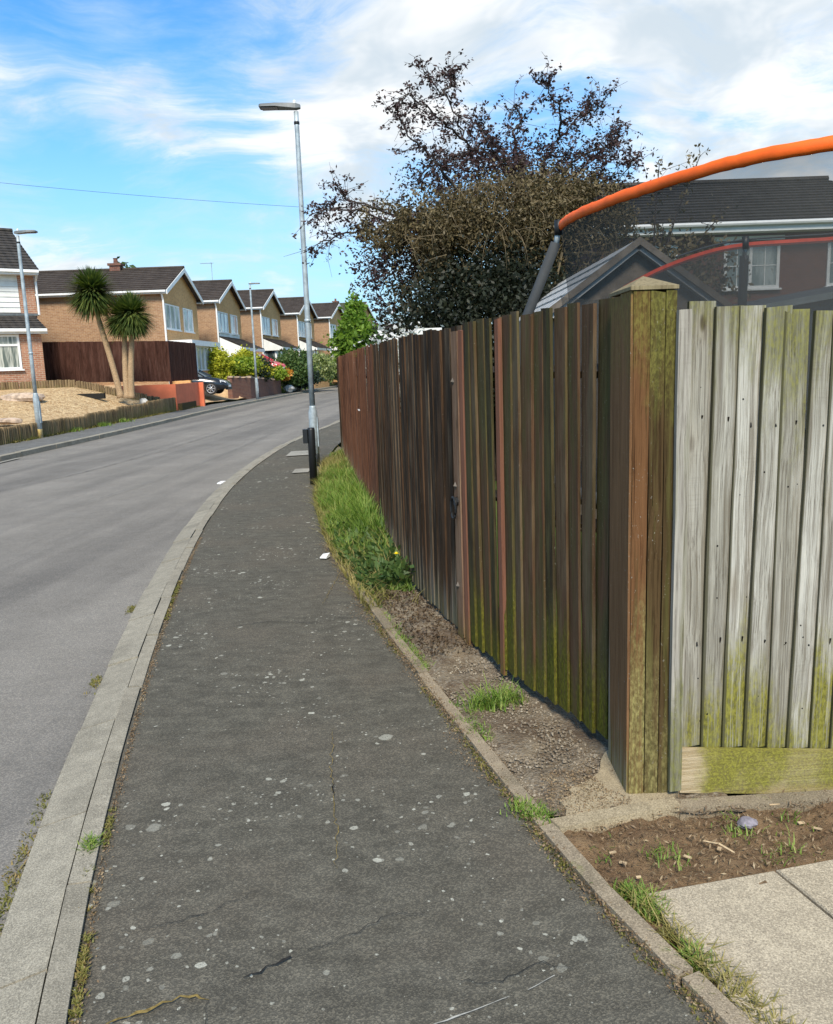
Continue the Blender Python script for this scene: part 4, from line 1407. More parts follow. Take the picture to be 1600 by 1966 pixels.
def row_house(label, corner, yaw, style, W=6.8, D=7.4, he=4.85, rise=1.32, chimney=None, antenna=None, roof='tile_brown', side='brick_tan', front='brick_orange', base=1.0):
    """gable to the street (+x local), near flank at y = 0"""
    h = thing('house', label, 'house', (corner[0], corner[1], base), -rad(yaw), 'detached gabled houses in the row across the road')
    b = MB()
    b.box(-D, -0.002, 0, W, -1.8, he)
    b.add([(-D, 0, he), (-D, W, he), (-D, W / 2, he + rise - 0.1)], [(0, 2, 1)])
    b.build('wall', M[side], h)
    b = MB()
    b.add([(0, 0.001, -1.8), (0, W, -1.8), (0, W, he), (0, W / 2, he + rise - 0.06), (0, 0.001, he), (-0.1, 0.001, -1.8), (-0.1, W, -1.8), (-0.1, W, he), (-0.1, W / 2, he + rise - 0.06), (-0.1, 0.001, he)],
          [(0, 1, 2, 3, 4), (0, 4, 9, 5), (1, 6, 7, 2)])
    b.build('front_wall', M[front], h)
    ov, fo = 0.28, 0.32
    sl = rise / (W / 2)
    ez = he - ov * sl + 0.05
    rb = MB()
    rz = he + rise + 0.05
    roof_slope(rb, (-D - 0.15, -ov, ez), (fo, -ov, ez), (fo, W / 2, rz), (-D - 0.15, W / 2, rz), 11)
    roof_slope(rb, (fo, W + ov, ez), (-D - 0.15, W + ov, ez), (-D - 0.15, W / 2, rz), (fo, W / 2, rz), 11)
    rb.tube([(-D - 0.18, W / 2, rz + 0.01), (fo + 0.02, W / 2, rz + 0.01)], 0.10, 6)
    rf = rb.build('roof', M[roof], h)
    for s in (0, 1):      # bargeboards on the street gable
        b = MB()
        ya, yb = (-ov, W / 2) if s == 0 else (W + ov, W / 2)
        x0, x1 = fo - 0.01, fo + 0.035
        za, zb = ez - 0.02, rz - 0.02
        b.add([(x0, ya, za - .22), (x1, ya, za - .22), (x1, yb, zb - .22), (x0, yb, zb - .22), (x0, ya, za), (x1, ya, za), (x1, yb, zb), (x0, yb, zb)],
              [(0, 3, 2, 1), (4, 5, 6, 7), (1, 2, 6, 5), (0, 4, 7, 3), (0, 1, 5, 4), (2, 3, 7, 6)])
        b.build('bargeboard', M['white'], h)
    for ya, sg in ((-ov, -1), (W + ov, 1)):
        b = MB()
        b.box(-D - 0.1, fo - 0.03, min(ya, ya + sg * 0.03), max(ya, ya + sg * 0.03), ez - 0.2, ez - 0.03)
        b.box(-D - 0.1, fo - 0.03, min(ya + sg * .032, ya + sg * 0.13), max(ya + sg * .032, ya + sg * 0.13), ez - 0.13, ez - 0.04)
        b.box(-D - 0.1, fo - 0.05, min(ya - sg * .002, ya - sg * 0.28), max(ya - sg * .002, ya - sg * 0.28), ez - 0.2, ez - 0.18)
        b.build('gutter', M['white'], h)
    b = MB()
    b.tube([(0.05, -ov + 0.02, ez - .15), (0.05, -0.06, ez - 0.5), (0.05, -0.06, -1)], 0.05, 6)
    b.build('downpipe', M['white'], h)
    # windows upstairs
    window(h, (0, 0.22, 2.9), Y_, X_, 2.6, 1.25, (0.33, 0.67))
    window(h, (0, 3.65, 2.9), Y_, X_, 1.9, 1.25, (0.5,))
    if style == 'flat_bay':
        b = MB()
        b.box(0.0, 1.25, 0.3, W - 0.2, 2.05, 2.32)
        b.build('bay_roof', M['white'], h)
        b = MB()
        b.box(0.002, 0.95, 0.5, W - 0.5, -0.5, 0.75)
        b.build('bay_wall', M['brick_orange'], h)
        for (y0, w) in ((0.5, 1.55), (2.1, 1.75), (3.9, 2.3)):
            window(h, (0.95, y0, 0.75), Y_, X_, w, 1.3, (0.5,), sill=False)
        window(h, (0.06, 0.5, 0.75), X_, -Y_, 0.88, 1.3, (), sill=False)
    else:
        b = MB()          # lean-to roof over porch and garage
        roof_slope(b, (1.5, 0.15, 1.95), (1.5, W - 0.1, 1.95), (0.0, W - 0.1, 2.65), (0.0, 0.15, 2.65), 6)
        b.build('porch_roof', M[roof], h)
        b = MB()
        b.box(1.42, 1.54, 0.1, W - 0.05, 1.74, 1.93)
        b.build('fascia', M['white'], h)
        b = MB()
        zc = -1.2 if style == 'white_porch' else 1.72
        b.add([(0.0, 0.12, zc), (1.3, 0.12, zc), (1.3, 0.12, 1.78), (1.45, 0.12, 1.93), (0, 0.12, 2.6)], [(0, 1, 2, 3, 4)])
        b.add([(0.0, 0.2, zc), (1.3, 0.2, zc), (1.3, 0.2, 1.78), (1.45, 0.2, 1.93), (0, 0.2, 2.6)], [(4, 3, 2, 1, 0)])
        b.build('porch_cheek', M['white'] if style == 'white_porch' else M['cream'], h)
        if style == 'white_porch':
            b = MB()
            b.box(0.004, 0.05, 0.3, 5.9, 2.66, 2.93)
            b.build('cladding', M['cream'], h)
            b = MB()
            b.box(0.5, 0.6, 0.4, 3.3, -0.9, 1.72)
            gd = b.build('garage_door', M['white'], h)
            b = MB()
            for k in range(9):
                b.box(0.6, 0.615, 0.5 + k * 0.31, 0.72 + k * 0.31, -0.8, 1.6)
            b.build('door_panel', M['white'], gd)
            b = MB()
            b.box(0.004, 0.06, 4.5, 5.5, -0.6, 1.5)
            b.build('door', M['glass_dark'], h)
        else:
            b = MB()
            b.box(0.002, 0.9, 0.35, 3.7, -1.2, 0.35)
            b.build('bay_wall', M[front], h)
            window(h, (0.9, 0.35, 0.35), Y_, X_, 3.35, 1.4, (0.33, 0.67), 'glass_dark')
            window(h, (0.05, 0.35, 0.35), X_, -Y_, 0.83, 1.4, (), 'glass_dark')
            b = MB()
            b.box(0.004, 0.08, 4.4, 5.6, -0.6, 1.6)
            b.build('door', M['white'], h)
    if chimney is not None:
        b = MB()
        x = chimney
        b.box(x - .28, x + .28, W / 2 - .26, W / 2 + .26, he + rise - 0.35, he + rise + 0.26)
        b.box(x - .36, x + .36, W / 2 - .32, W / 2 + .32, he + rise + 0.26, he + rise + 0.38)
        ch = b.build('chimney', M['brick_wall'], rf)
        b = MB()
        b.lathe([(0.13, he + rise + 0.38), (0.11, he + rise + 0.6), (0.14, he + rise + 0.66)], 8, (x, W / 2, 0))
        b.build('chimney_pot', M['brick_wall'], h)
    if antenna is not None:
        x = antenna
        b = MB()
        zt = he + rise + 1.25
        b.tube([(x, W / 2, he + rise - 0.1), (x, W / 2, zt)], 0.02, 5)
        b.tube([(x - .7, W / 2, zt - .05), (x + .15, W / 2, zt - .05)], 0.013, 4)
        for k in range(6):
            xx = x - .65 + k * 0.13
            b.tube([(xx, W / 2 - .2, zt - .05), (xx, W / 2 + .2, zt - .05)], 0.009, 4)
        b.build('antenna', M['steel'], h)
    return h


row_house('tan brick gabled house with a chimney, behind the dark fence and palms', (-12.35, 43.0), 0, 'flat_bay', chimney=-3.3, base=1.0)
row_house('gabled house with white porch, garage door and a rooftop aerial', (-11.75, 52.0), 1, 'white_porch', antenna=-0.9, base=1.16)
row_house('gabled house with bay window behind the red parked car', (-10.65, 61.0), 3, 'bay', W=6.9, base=1.32)
row_house('gabled house half hidden by the tall street lamp pole', (-9.25, 70.0), 5, 'bay', W=6.9, base=1.42)
row_house('gabled house uphill just left of the bright green tree', (-7.5, 79.2), 7, 'bay', W=7.0, base=1.55)
h6 = row_house('dark roofed house with chimney behind the bright green tree', (-6.1, 98), 12, 'bay', W=7.2, D=6.0, he=5.4, rise=1.7, chimney=-3.5, base=2.0, roof='tile_green')
row_house('farthest gabled house where the road bends right', (-0.5, 124), 24, 'bay', W=7.2, base=1.6)

# the near house on the left, broadside to us
lh = thing('house', 'white clad house with dark tiled porch roof and bay window behind the gravel garden', 'house', (-15.2, 35.0, 1.3), rad(36))
b = MB()
b.box(-9.5, 0, 0, 7.6, -1.2, 4.72)
b.build('wall', M['brick_pink'], lh)
b = MB()
for k in range(8):
    b.add([(-9.0, -0.035, 2.98 + k * 0.205), (-0.62, -0.035, 2.98 + k * 0.205), (-0.62, -0.012, 3.18 + k * 0.205), (-9.0, -0.012, 3.18 + k * 0.205),
           (-9.0, -0.002, 2.98 + k * 0.205), (-0.62, -0.002, 2.98 + k * 0.205), (-0.62, -0.002, 3.18 + k * 0.205)],
          [(0, 1, 2, 3), (4, 5, 1, 0), (1, 5, 6, 2)])
b.build('cladding', M['cream'], lh)
b = MB()
b.box(-9.5, 0.05, -0.06, -0.003, 2.86, 2.955)
b.build('cladding_trim', M['lamp_head'], lh)
b = MB()
roof_slope(b, (-9.9, -0.35, 4.66), (0.16, -0.35, 4.66), (0.16, 3.8, 6.72), (-9.9, 3.8, 6.72), 14)
roof_slope(b, (0.16, 7.95, 4.66), (-9.9, 7.95, 4.66), (-9.9, 3.8, 6.72), (0.16, 3.8, 6.72), 14)
b.tube([(-9.9, 3.8, 6.74), (0.2, 3.8, 6.74)], 0.11, 6)
rf = b.build('roof', M['tile_dark'], lh)
b = MB()
b.box(-9.9, 0.12, -0.42, -0.355, 4.44, 4.64)
b.box(-9.9, 0.12, -0.35, -0.002, 4.44, 4.46)
b.box(-9.9, 0.12, -0.52, -0.425, 4.52, 4.62)
b.build('gutter', M['white'], lh)
b = MB()
b.tube([(0.06, -0.45, 4.5), (0.06, -0.06, 4.2), (0.06, -0.06, 2.9)], 0.045, 6)
b.build('downpipe', M['white'], lh)
b = MB()
b.box(-9.5, -0.22, -1.25, -0.004, -1.2, 2.05)
b.build('bay_wall', M['brick_pink'], lh)
b = MB()
roof_slope(b, (-9.6, -1.42, 2.30), (-0.05, -1.42, 2.30), (-0.12, -0.06, 2.84), (-9.6, -0.06, 2.84), 5)
b.build('porch_roof', M['tile_dark'], lh)
b = MB()
b.box(-9.6, -0.03, -1.50, -1.425, 2.08, 2.28)
b.box(-9.6, -0.05, -1.60, -1.505, 2.16, 2.27)
b.box(-9.6, -0.1, -1.42, -1.255, 2.08, 2.1)
b.build('fascia', M['white'], lh)
window(lh, (-3.65, -1.25, 0.72), X_, -Y_, 2.60, 1.34, (0.30, 0.68), 'glass_blind', transom=[(2, 0.70), (0, 0.70)], fw=0.085)
window(lh, (-7.4, -1.25, 0.72), X_, -Y_, 2.2, 1.34, (0.5,), 'glass_blind')
b = MB()
b.tube([(-2.15, 3.8, 6.7), (-2.15, 3.8, 7.75)], 0.022, 5)
b.tube([(-2.75, 3.8, 7.7), (-2.05, 3.8, 7.7)], 0.014, 4)
b.build('antenna', M['steel'], lh)

# house behind the trampoline
rh = thing('house', 'purple brown brick house with dark tiled roof beyond the trampoline', 'house', (5.6, 25.0, 0))
b = MB()
b.box(0, 9.0, 0, 7.0, -0.3, 5.2)
b.add([(9.0, 0, 5.2), (9.0, 7.0, 5.2), (9.0, 3.5, 7.0)], [(0, 1, 2)])
b.build('wall', M['brick_dark'], rh)
b = MB()
roof_slope(b, (-0.4, -0.4, 5.27), (9.3, -0.4, 5.27), (8.1, 3.5, 7.12), (-0.4, 3.5, 7.12), 15, 0.05)
roof_slope(b, (9.3, 7.4, 5.27), (-0.4, 7.4, 5.27), (-0.4, 3.5, 7.12), (8.1, 3.5, 7.12), 15, 0.05)
roof_slope(b, (9.3, -0.4, 5.27), (9.3, 7.4, 5.27), (8.1, 3.52, 7.12), (8.1, 3.48, 7.12), 15, 0.05)
b.tube([(-0.4, 3.5, 7.15), (8.15, 3.5, 7.15)], 0.11, 6)
b.build('roof', M['tile_dark'], rh)
b = MB()
b.box(-0.4, 9.3, -0.47, -0.405, 5.05, 5.24)
b.box(-0.4, 9.3, -0.40, -0.003, 5.05, 5.07)
b.build('fascia', M['white'], rh)
b = MB()
b.tube([(-0.4, -0.54, 5.26), (9.3, -0.54, 5.26)], 0.065, 8)
b.build('gutter', M['white'], rh)
for xw, w in ((3.55, 1.62), (6.55, 1.6), (0.9, 1.3)):
    window(rh, (xw, 0, 3.5), X_, -Y_, w, 1.3, (0.48,), 'glass_pale', bars=1, fw=0.085)
b = MB()
b.box(3.2, 5.3, -0.03, -0.004, 4.86, 4.98)
b.build('lintel', M['white'], rh)


# ================================================================== GARDEN STRUCTURES BEHIND THE FENCES
sh = thing('garden_shed', 'low gabled shed with pale ribbed roof behind the gate', 'shed', (2.13, 8.0, 0))
b = MB()
b.box(-0.72, 0.72, 0.05, 5.0, 0, 2.12)
b.add([(-0.72, 0.05, 2.12), (0.72, 0.05, 2.12), (0, 0.05, 2.66)], [(0, 1, 2)])
b.build('wall', M['shed_wood'], sh)
b = MB()
roof_slope(b, (-0.84, 5.1, 2.10), (-0.84, -0.05, 2.10), (0, -0.05, 2.72), (0, 5.1, 2.72), 4, 0.02)
b.build('roof', M['tile_pale'], sh)
b = MB()
roof_slope(b, (0.84, -0.05, 2.10), (0.84, 5.1, 2.10), (0, 5.1, 2.72), (0, -0.05, 2.72), 4, 0.02)
b.build('roof', M['tile_pale'], sh)
b = MB()
for k in range(14):
    y = 0.05 + k * 0.38
    b.add([(-0.85, y, 2.125), (-0.85, y + 0.035, 2.125), (0, y + 0.035, 2.765), (0, y, 2.765)], [(0, 1, 2, 3)])
b.build('roof_rib', M['foam'], sh)
for s in (-1, 1):
    b = MB()
    b.add([(s * 0.86, -0.09, 2.04), (0, -0.09, 2.665), (0, -0.09, 2.735), (s * 0.86, -0.09, 2.11), (s * 0.86, -0.05, 2.04), (0, -0.05, 2.665), (0, -0.05, 2.735), (s * 0.86, -0.05, 2.11)],
          [(0, 1, 2, 3), (4, 7, 6, 5), (0, 4, 5, 1), (3, 2, 6, 7), (0, 3, 7, 4)])
    b.build('bargeboard', M['shed_wood'], sh)

# trampoline with its net
TC = Vector((2.62, 5.38))
TR = 1.66
tp = thing('trampoline', 'trampoline with orange padded top ring, grey poles and dark safety net', 'trampoline', (TC.x, TC.y, 0))
aA = math.atan2(6.0 - TC.y, 1.05 - TC.x)       # pole A, left
aB = math.atan2(7.14 - TC.y, 2.79 - TC.x)      # pole B, far side
near = [(1.06, 6.0, 2.56), (1.10, 5.65, 2.57), (1.27, 5.02, 2.57), (1.58, 4.29, 2.565), (1.93, 3.93, 2.56), (2.5, 3.70, 2.56), (3.2, 3.82, 2.56), (3.9, 4.3, 2.56), (4.26, 5.2, 2.56)]
far = [(1.06, 6.0, 2.12), (1.09, 6.06, 2.11), (1.2, 6.12, 2.10), (1.45, 6.28, 2.11), (1.93, 6.6, 2.32), (2.4, 6.93, 2.47), (2.79, 7.14, 2.545), (3.2, 7.1, 2.555), (3.52, 7.04, 2.56), (4.0, 6.5, 2.56), (4.26, 5.2, 2.56)]


def catmull(P, n=6):
    P = [Vector(p) for p in P]
    out = []
    for i in range(len(P) - 1):
        p0, p1, p2, p3 = P[max(0, i - 1)], P[i], P[i + 1], P[min(len(P) - 1, i + 2)]
        for k in range(n):
            t = k / n
            out.append(0.5 * ((2 * p1) + (p2 - p0) * t + (2 * p0 - 5 * p1 + 4 * p2 - p3) * t * t + (3 * p1 - p0 - 3 * p2 + p3) * t ** 3))
    out.append(P[-1])
    return out


nearS, farS = catmull(near, 14), catmull(far)
rng = random.Random(3)
b = MB()
b.tube([p + Vector((rng.uniform(-.0015, .0015), rng.uniform(-.0015, .0015), rng.uniform(-.002, .002))) for p in nearS], [0.033 + rng.uniform(-0.0018, 0.0022) for p in nearS], 10)
for i_ in range(len(nearS)):
    for k_ in range(10):
        v_ = b.V[i_ * 10 + k_]
        p_ = nearS[i_]
        b.V[i_ * 10 + k_] = (p_.x + (v_[0] - p_.x) * 0.55, p_.y + (v_[1] - p_.y) * 0.55, p_.z + (v_[2] - p_.z) * 1.0)
b.build('top_pad', M['orange'], tp, True, world=True)
b = MB()
vs, fs = [], []
strapS = farS[20:]
for p in strapS:
    vs += [(p.x, p.y, p.z - 0.036), (p.x, p.y, p.z + 0.006)]
vs += [(x + (0.012 if True else 0), y + 0.012, z) for x, y, z in vs]
nn = len(strapS) * 2
for i in range(len(strapS) - 1):
    a = 2 * i
    fs += [(a, a + 2, a + 3, a + 1), (nn + a + 1, nn + a + 3, nn + a + 2, nn + a), (a + 1, a + 3, nn + a + 3, nn + a + 1), (a, nn + a, nn + a + 2, a + 2)]
b.add(vs, fs)
b.build('far_strap', M['red_strap'], tp, world=True)
b = MB()
b.tube([(p.x, p.y + 0.01, p.z + 0.03) for p in farS[26:]], 0.009, 6)
b.build('far_rod', M['foam'], tp, True, world=True)
ring = nearS + list(reversed(farS))[1:]
vs, fs = [], []
for p in ring:
    d = (Vector((p.x, p.y)) - TC)
    for t_ in (0.0, 0.5, 1.0):
        k = 1 - 0.06 * math.sin(math.pi * t_)
        vs.append((TC.x + d.x * k, TC.y + d.y * k, (p.z - 0.02) * (1 - t_) + 0.85 * t_))
for i in range(len(ring) - 1):
    for j in range(2):
        a = 3 * i + j
        fs.append((a, a + 3, a + 4, a + 1))
b = MB()
b.add(vs, fs)
b.build('net', M['net'], tp, True, world=True)
for P in ((1.05, 6.0), (2.79, 7.14), (4.2, 5.2), (2.5, 3.72)):
    d = (Vector(P) - TC).normalized()
    b = MB()
    pts = [(P[0], P[1], 2.55), (P[0] + d.x * 0.02, P[1] + d.y * 0.02, 2.43)]
    b.tube(pts, 0.019, 8)
    pole = b.build('pole', M['steel'], tp, True, world=True)
    b = MB()
    lean = 0.28 if P[0] < 1.5 else 0.04
    b.tube([(P[0] + d.x * .02, P[1] + d.y * .02, 2.45), (P[0] + d.x * (lean), P[1] + d.y * lean, 1.85), (P[0] + d.x * (lean * 1.25), P[1] + d.y * lean * 1.25, 1.3), (P[0] + d.x * lean * 1.1, P[1] + d.y * lean * 1.1, 0.0)], 0.036, 10)
    b.build('foam_sleeve', M['foam'], tp, True, world=True)
    b = MB()
    b.tube([(P[0], P[1], 2.5), (P[0], P[1], 2.6)], 0.03, 8)
    b.build('pole_cap', M['black'], tp, True, world=True)
b = MB()
b.tube([(TC.x + TR * math.cos(2 * math.pi * k / 40), TC.y + TR * math.sin(2 * math.pi * k / 40), 0.83) for k in range(41)], 0.05, 6)
b.build('frame_ring', M['foam'], tp, True, world=True)
b = MB()
b.add([(TC.x + TR * 0.97 * math.cos(2 * math.pi * k / 40), TC.y + TR * 0.97 * math.sin(2 * math.pi * k / 40), 0.84) for k in range(40)], [tuple(range(40))])
b.build('mat', M['black'], tp, world=True)

# dark sloping canopy beyond the grey fence
sc = thing('lean_to_canopy', 'dark sloping canopy roof with pale edge showing above the grey fence', 'canopy', (3.86, 9.0, 0))
b = MB()
b.add([(-0.5, 0, 2.10), (2.6, 0, 2.55), (2.6, 1.8, 2.62), (-0.5, 1.8, 2.16), (-0.5, 0, 2.04), (2.6, 0, 2.49), (2.6, 1.8, 2.56), (-0.5, 1.8, 2.1)],
      [(0, 1, 2, 3), (7, 6, 5, 4), (1, 5, 6, 2), (2, 6, 7, 3), (3, 7, 4, 0)])
b.build('roof_sheet', M['dark_sheet'], sc)
b = MB()
b.add([(-0.5, -0.02, 2.03), (2.6, -0.02, 2.48), (2.6, -0.02, 2.55), (-0.5, -0.02, 2.10), (-0.5, -0.003, 2.03), (2.6, -0.003, 2.48), (2.6, -0.003, 2.55), (-0.5, -0.003, 2.10)],
      [(0, 1, 2, 3), (3, 2, 6, 7), (0, 4, 5, 1)])
b.build('edge_strip', M['pale_edge'], sc)
b = MB()
b.add([(-0.4, 0.1, 0), (2.5, 0.1, 0), (2.5, 0.1, 2.46), (-0.4, 0.1, 2.03), (-0.4, 1.7, 0), (2.5, 1.7, 0), (2.5, 1.7, 2.46), (-0.4, 1.7, 2.03)], [(0, 1, 2, 3), (7, 6, 5, 4), (1, 5, 6, 2), (0, 3, 7, 4)])
b.build('wall', M['dark_sheet'], sc)


# ================================================================== VEGETATION HELPERS
def quads_leaves(P, size, rs, elong=1.6, flat=0.0, droop=None):
    """one small two-triangle-wide leaf per point: returns V (n*4,3), F (n,4)"""
    n = len(P)
    d = rs.normal(size=(n, 3))
    if droop is not None:
        d[:, 2] = d[:, 2] * 0.6 - droop
    d /= np.linalg.norm(d, axis=1)[:, None]
    e = rs.normal(size=(n, 3))
    if flat:
        e[:, 2] *= (1 - flat)
    e -= (e * d).sum(1)[:, None] * d
    e /= np.linalg.norm(e, axis=1)[:, None]
    s = size * (0.6 + 0.8 * rs.rand(n))[:, None]
    a = P
    b = P + d * s * elong * 0.5 + e * s * 0.42
    c = P + d * s * elong
    dd = P + d * s * elong * 0.5 - e * s * 0.42
    V = np.stack([a, b, c, dd], 1).reshape(-1, 3)
    F = np.arange(n * 4).reshape(n, 4)
    return V, F


def clump_points(center, radii, nclump, per, rs, cr=0.22, shell=0.55):
    """points gathered in clumps spread through the shell of an uneven ellipsoid"""
    c = rs.normal(size=(nclump, 3))
    c /= np.linalg.norm(c, axis=1)[:, None]
    rr = shell + (1 - shell) * rs.rand(nclump) ** 0.6
    lump = 0.82 + 0.3 * rs.rand(nclump)
    c = c * (rr * lump)[:, None]
    P = np.repeat(c, per, 0) + rs.normal(size=(nclump * per, 3)) * cr * (0.5 + rs.rand(nclump * per))[:, None]
    P = P * np.array(radii)[None, :] + np.array(center)[None, :]
    return P


def shrub(name, label, cat, loc, radii, mt, leaf=0.09, ncl=60, per=60, seed=0, group=None, stem='bark', cz=None, shell=0.5, cr=0.2):
    rs = np.random.RandomState(seed)
    loc = (loc[0], loc[1], loc[2])
    t = thing(name, label, cat, loc, 0, group)
    cz = radii[2] * 0.85 if cz is None else cz
    P = clump_points((0, 0, cz), radii, ncl, per, rs, cr, shell)
    P = P[P[:, 2] > -0.05]
    V, F = quads_leaves(P, leaf, rs)
    fast('foliage', V, F, M[mt], t)
    b = MB()
    for k in range(4):
        a = rs.rand() * 6.28
        b.tube([(0, 0, -0.15), (0.25 * radii[0] * math.cos(a), 0.25 * radii[1] * math.sin(a), cz * 0.6), (0.6 * radii[0] * math.cos(a), 0.6 * radii[1] * math.sin(a), cz * 1.1)], [0.05, 0.035, 0.012], 5)
    b.build('stem', M[stem], t)
    return t


def blades(P, H, lean, rs, width=0.008, seg=3):
    """curved grass blades standing on points P with heights H"""
    n = len(P)
    a = rs.rand(n) * 2 * np.pi
    d = np.stack([np.cos(a), np.sin(a), np.zeros(n)], 1)
    side = np.stack([-np.sin(a), np.cos(a), np.zeros(n)], 1)
    ln = (lean * (0.3 + rs.rand(n)))[:, None]
    V = []
    for k in range(seg + 1):
        t = k / seg
        c = P + np.array([0, 0, 1.0])[None, :] * (H * (t - 0.25 * lean * t * t))[:, None] + d * (ln * t * t) * H[:, None]
        w = width * (1 - t) ** 0.7 * (0.6 + 0.8 * rs.rand(n))
        w = np.maximum(w, 0.0006)[:, None]
        V += [c - side * w, c + side * w]
    V = np.stack(V, 1)
    k2 = 2 * (seg + 1)
    base = np.arange(n)[:, None] * k2
    F = np.concatenate([base + np.array([2 * k, 2 * k + 1, 2 * k + 3, 2 * k + 2])[None, :] for k in range(seg)], 0)
    return V.reshape(-1, 3), F


# ================================================================== THE COPPER PLUM TREE
def build_tree():
    rs = np.random.RandomState(12)
    rng = random.Random(12)
    Y0 = 13.2
    t = thing('tree', 'tall sparse copper leaved tree rising behind the dark fence', 'tree', (1.35, Y0, 0))
    # limbs as (x offset from trunk, height, depth offset) sketches
    L = [
        [(0.10, 2.0, 0), (0.25, 3.3, .1), (0.42, 4.2, .2), (0.48, 4.75, .3), (0.35, 5.1, .4), (0.12, 5.25, .4), (-0.15, 5.28, .3), (-0.40, 5.55, .3), (-0.62, 6.1, .2), (-0.78, 6.45, .2), (-1.1, 6.85, .1)],
        [(0.42, 4.2, .2), (0.8, 4.6, .5), (1.02, 4.95, .6), (1.12, 5.35, .7), (1.4, 5.75, .8), (1.85, 6.2, .9), (2.05, 6.45, 1.0)],
        [(0.8, 4.6, .5), (0.62, 5.3, .9), (0.55, 5.9, 1.1), (0.72, 6.3, 1.2), (0.6, 6.55, 1.2)],
        [(0.25, 3.3, .1), (-0.3, 4.0, -.3), (-0.75, 4.6, -.5), (-1.0, 5.0, -.6), (-1.3, 5.35, -.6), (-1.45, 5.7, -.6)],
        [(0.10, 2.5, 0), (-0.6, 3.4, .3), (-1.3, 4.05, .5), (-1.9, 4.4, .6), (-2.4, 4.65, .7), (-2.5, 4.85, .7)],
        [(0.0, 2.3, 0), (-0.8, 3.2, -.4), (-1.5, 3.6, -.6), (-2.2, 3.65, -.8), (-2.75, 3.45, -.9)],
        [(-1.5, 3.6, -.6), (-2.0, 4.0, -.8), (-2.55, 4.05, -1.0), (-2.75, 3.95, -1.0)],
        [(-0.8, 3.2, -.4), (-1.3, 3.35, -.8), (-1.7, 3.2, -.9), (-1.9, 2.95, -1.0)],
        [(-0.6, 3.4, .3), (-1.1, 3.3, .9), (-1.4, 3.05, 1.1), (-1.55, 2.75, 1.1)],
        [(0.8, 4.6, .5), (1.4, 4.75, .2), (1.9, 5.1, 0), (2.2, 5.35, -.1), (2.35, 5.5, -.1)],
        [(0.42, 4.2, .2), (1.0, 4.3, -.4), (1.6, 4.5, -.6), (2.1, 4.55, -.7), (2.4, 4.8, -.7)],
        [(1.12, 5.35, .7), (1.6, 5.5, 1.2), (2.0, 5.6, 1.4), (2.35, 5.55, 1.5)],
        [(-0.15, 5.28, .3), (-0.55, 5.2, .6), (-0.95, 5.25, .8), (-1.25, 5.0, .9)],
        [(-0.40, 5.55, .3), (-0.75, 5.7, -.2), (-1.05, 5.95, -.4), (-1.35, 6.15, -.5), (-1.45, 6.0, -.5)],
        [(-0.78, 6.45, .2), (-0.62, 6.75, .5), (-0.68, 6.95, .6)],
        [(0.35, 5.1, .4), (0.1, 5.7, .9), (-0.05, 6.05, 1.1), (-0.15, 6.2, 1.1)],
        [(1.4, 5.75, .8), (1.3, 6.15, .4), (1.05, 6.45, .2), (1.0, 6.6, .2)],
        [(1.85, 6.2, .9), (2.05, 6.15, .5), (2.15, 6.3, .4)],
        [(0.0, 2.0, 0), (-0.9, 2.3, .6), (-1.5, 2.55, .8), (-1.95, 2.75, .9)],
        [(0.0, 1.8, 0), (-0.9, 2.0, -.4), (-1.4, 2.2, -.6), (-1.8, 2.45, -.7)],
        [(0.25, 3.3, .1), (-0.1, 4.1, .9), (-0.5, 4.7, 1.3), (-0.8, 5.0, 1.5)],
        [(0.42, 4.2, .2), (0.2, 4.7, -.5), (-0.1, 5.0, -.8), (-0.45, 5.0, -1.0), (-0.8, 4.85, -1.1)],
        [(1.0, 4.3, -.4), (1.3, 4.8, -.6), (1.7, 5.0, -.8), (2.0, 4.95, -.8)],
    ]
    trunk = MB()
    trunk.tube([(0.0, 0.0, -0.2), (0.02, 0, 1.0), (0.10, 0, 2.0), (0.25, .1, 3.3), (0.42, .2, 4.2), (0.48, .3, 4.75)], [0.17, 0.14, 0.12, 0.085, 0.06, 0.045], 8)
    limbs = MB()
    leafP = []
    for li, pl in enumerate(L):
        P = catmull([(x * (0.95 if x < 0 else 0.80), d, z if z < 3.2 else 3.2 + (z - 3.2) * 0.755) for x, z, d in pl], 5)
        n = len(P)
        r0 = 0.030 if li < 6 else 0.017
        P = [p + Vector((rng.gauss(0, .018), rng.gauss(0, .018), rng.gauss(0, .018))) for p in P]
        limbs.tube(P, [r0 * (1 - 0.85 * i / (n - 1)) + 0.003 for i in range(n)], 5)
        for i in range(int(n * 0.22), n):
            p = P[i]
            out = (P[min(n - 1, i + 1)] - P[max(0, i - 1)]).normalized()
            for k in range(rng.choice((2, 3, 3, 4))):
                dv = (out * 0.6 + Vector((rng.gauss(0, 1), rng.gauss(0, 1), rng.gauss(-0.05, 1))) * 0.75).normalized()
                ln = rng.uniform(0.14, 0.5)
                q1 = p + dv * ln * 0.5 + Vector((rng.gauss(0, .03), rng.gauss(0, .03), rng.gauss(0, .03)))
                q2 = p + dv * ln + Vector((rng.gauss(0, .05), rng.gauss(0, .05), rng.gauss(-.02, .05)))
                limbs.tube([p, q1, q2], [0.0045, 0.0035, 0.002], 3, cap=False)
                m_ = rng.randrange(2, 6)
                for j in range(m_):
                    s = rng.uniform(0.2, 1.05)
                    q = p.lerp(q1, s * 2) if s < 0.5 else q1.lerp(q2, (s - 0.5) * 2)
                    for w in range(rng.choice((2, 3, 4, 5))):
                        leafP.append((q.x + rng.gauss(0, .022), q.y + rng.gauss(0, .022), q.z + rng.gauss(0, .022)))
    trunk.build('trunk', M['bark'], t, True)
    limbs.build('branch', M['bark'], t)
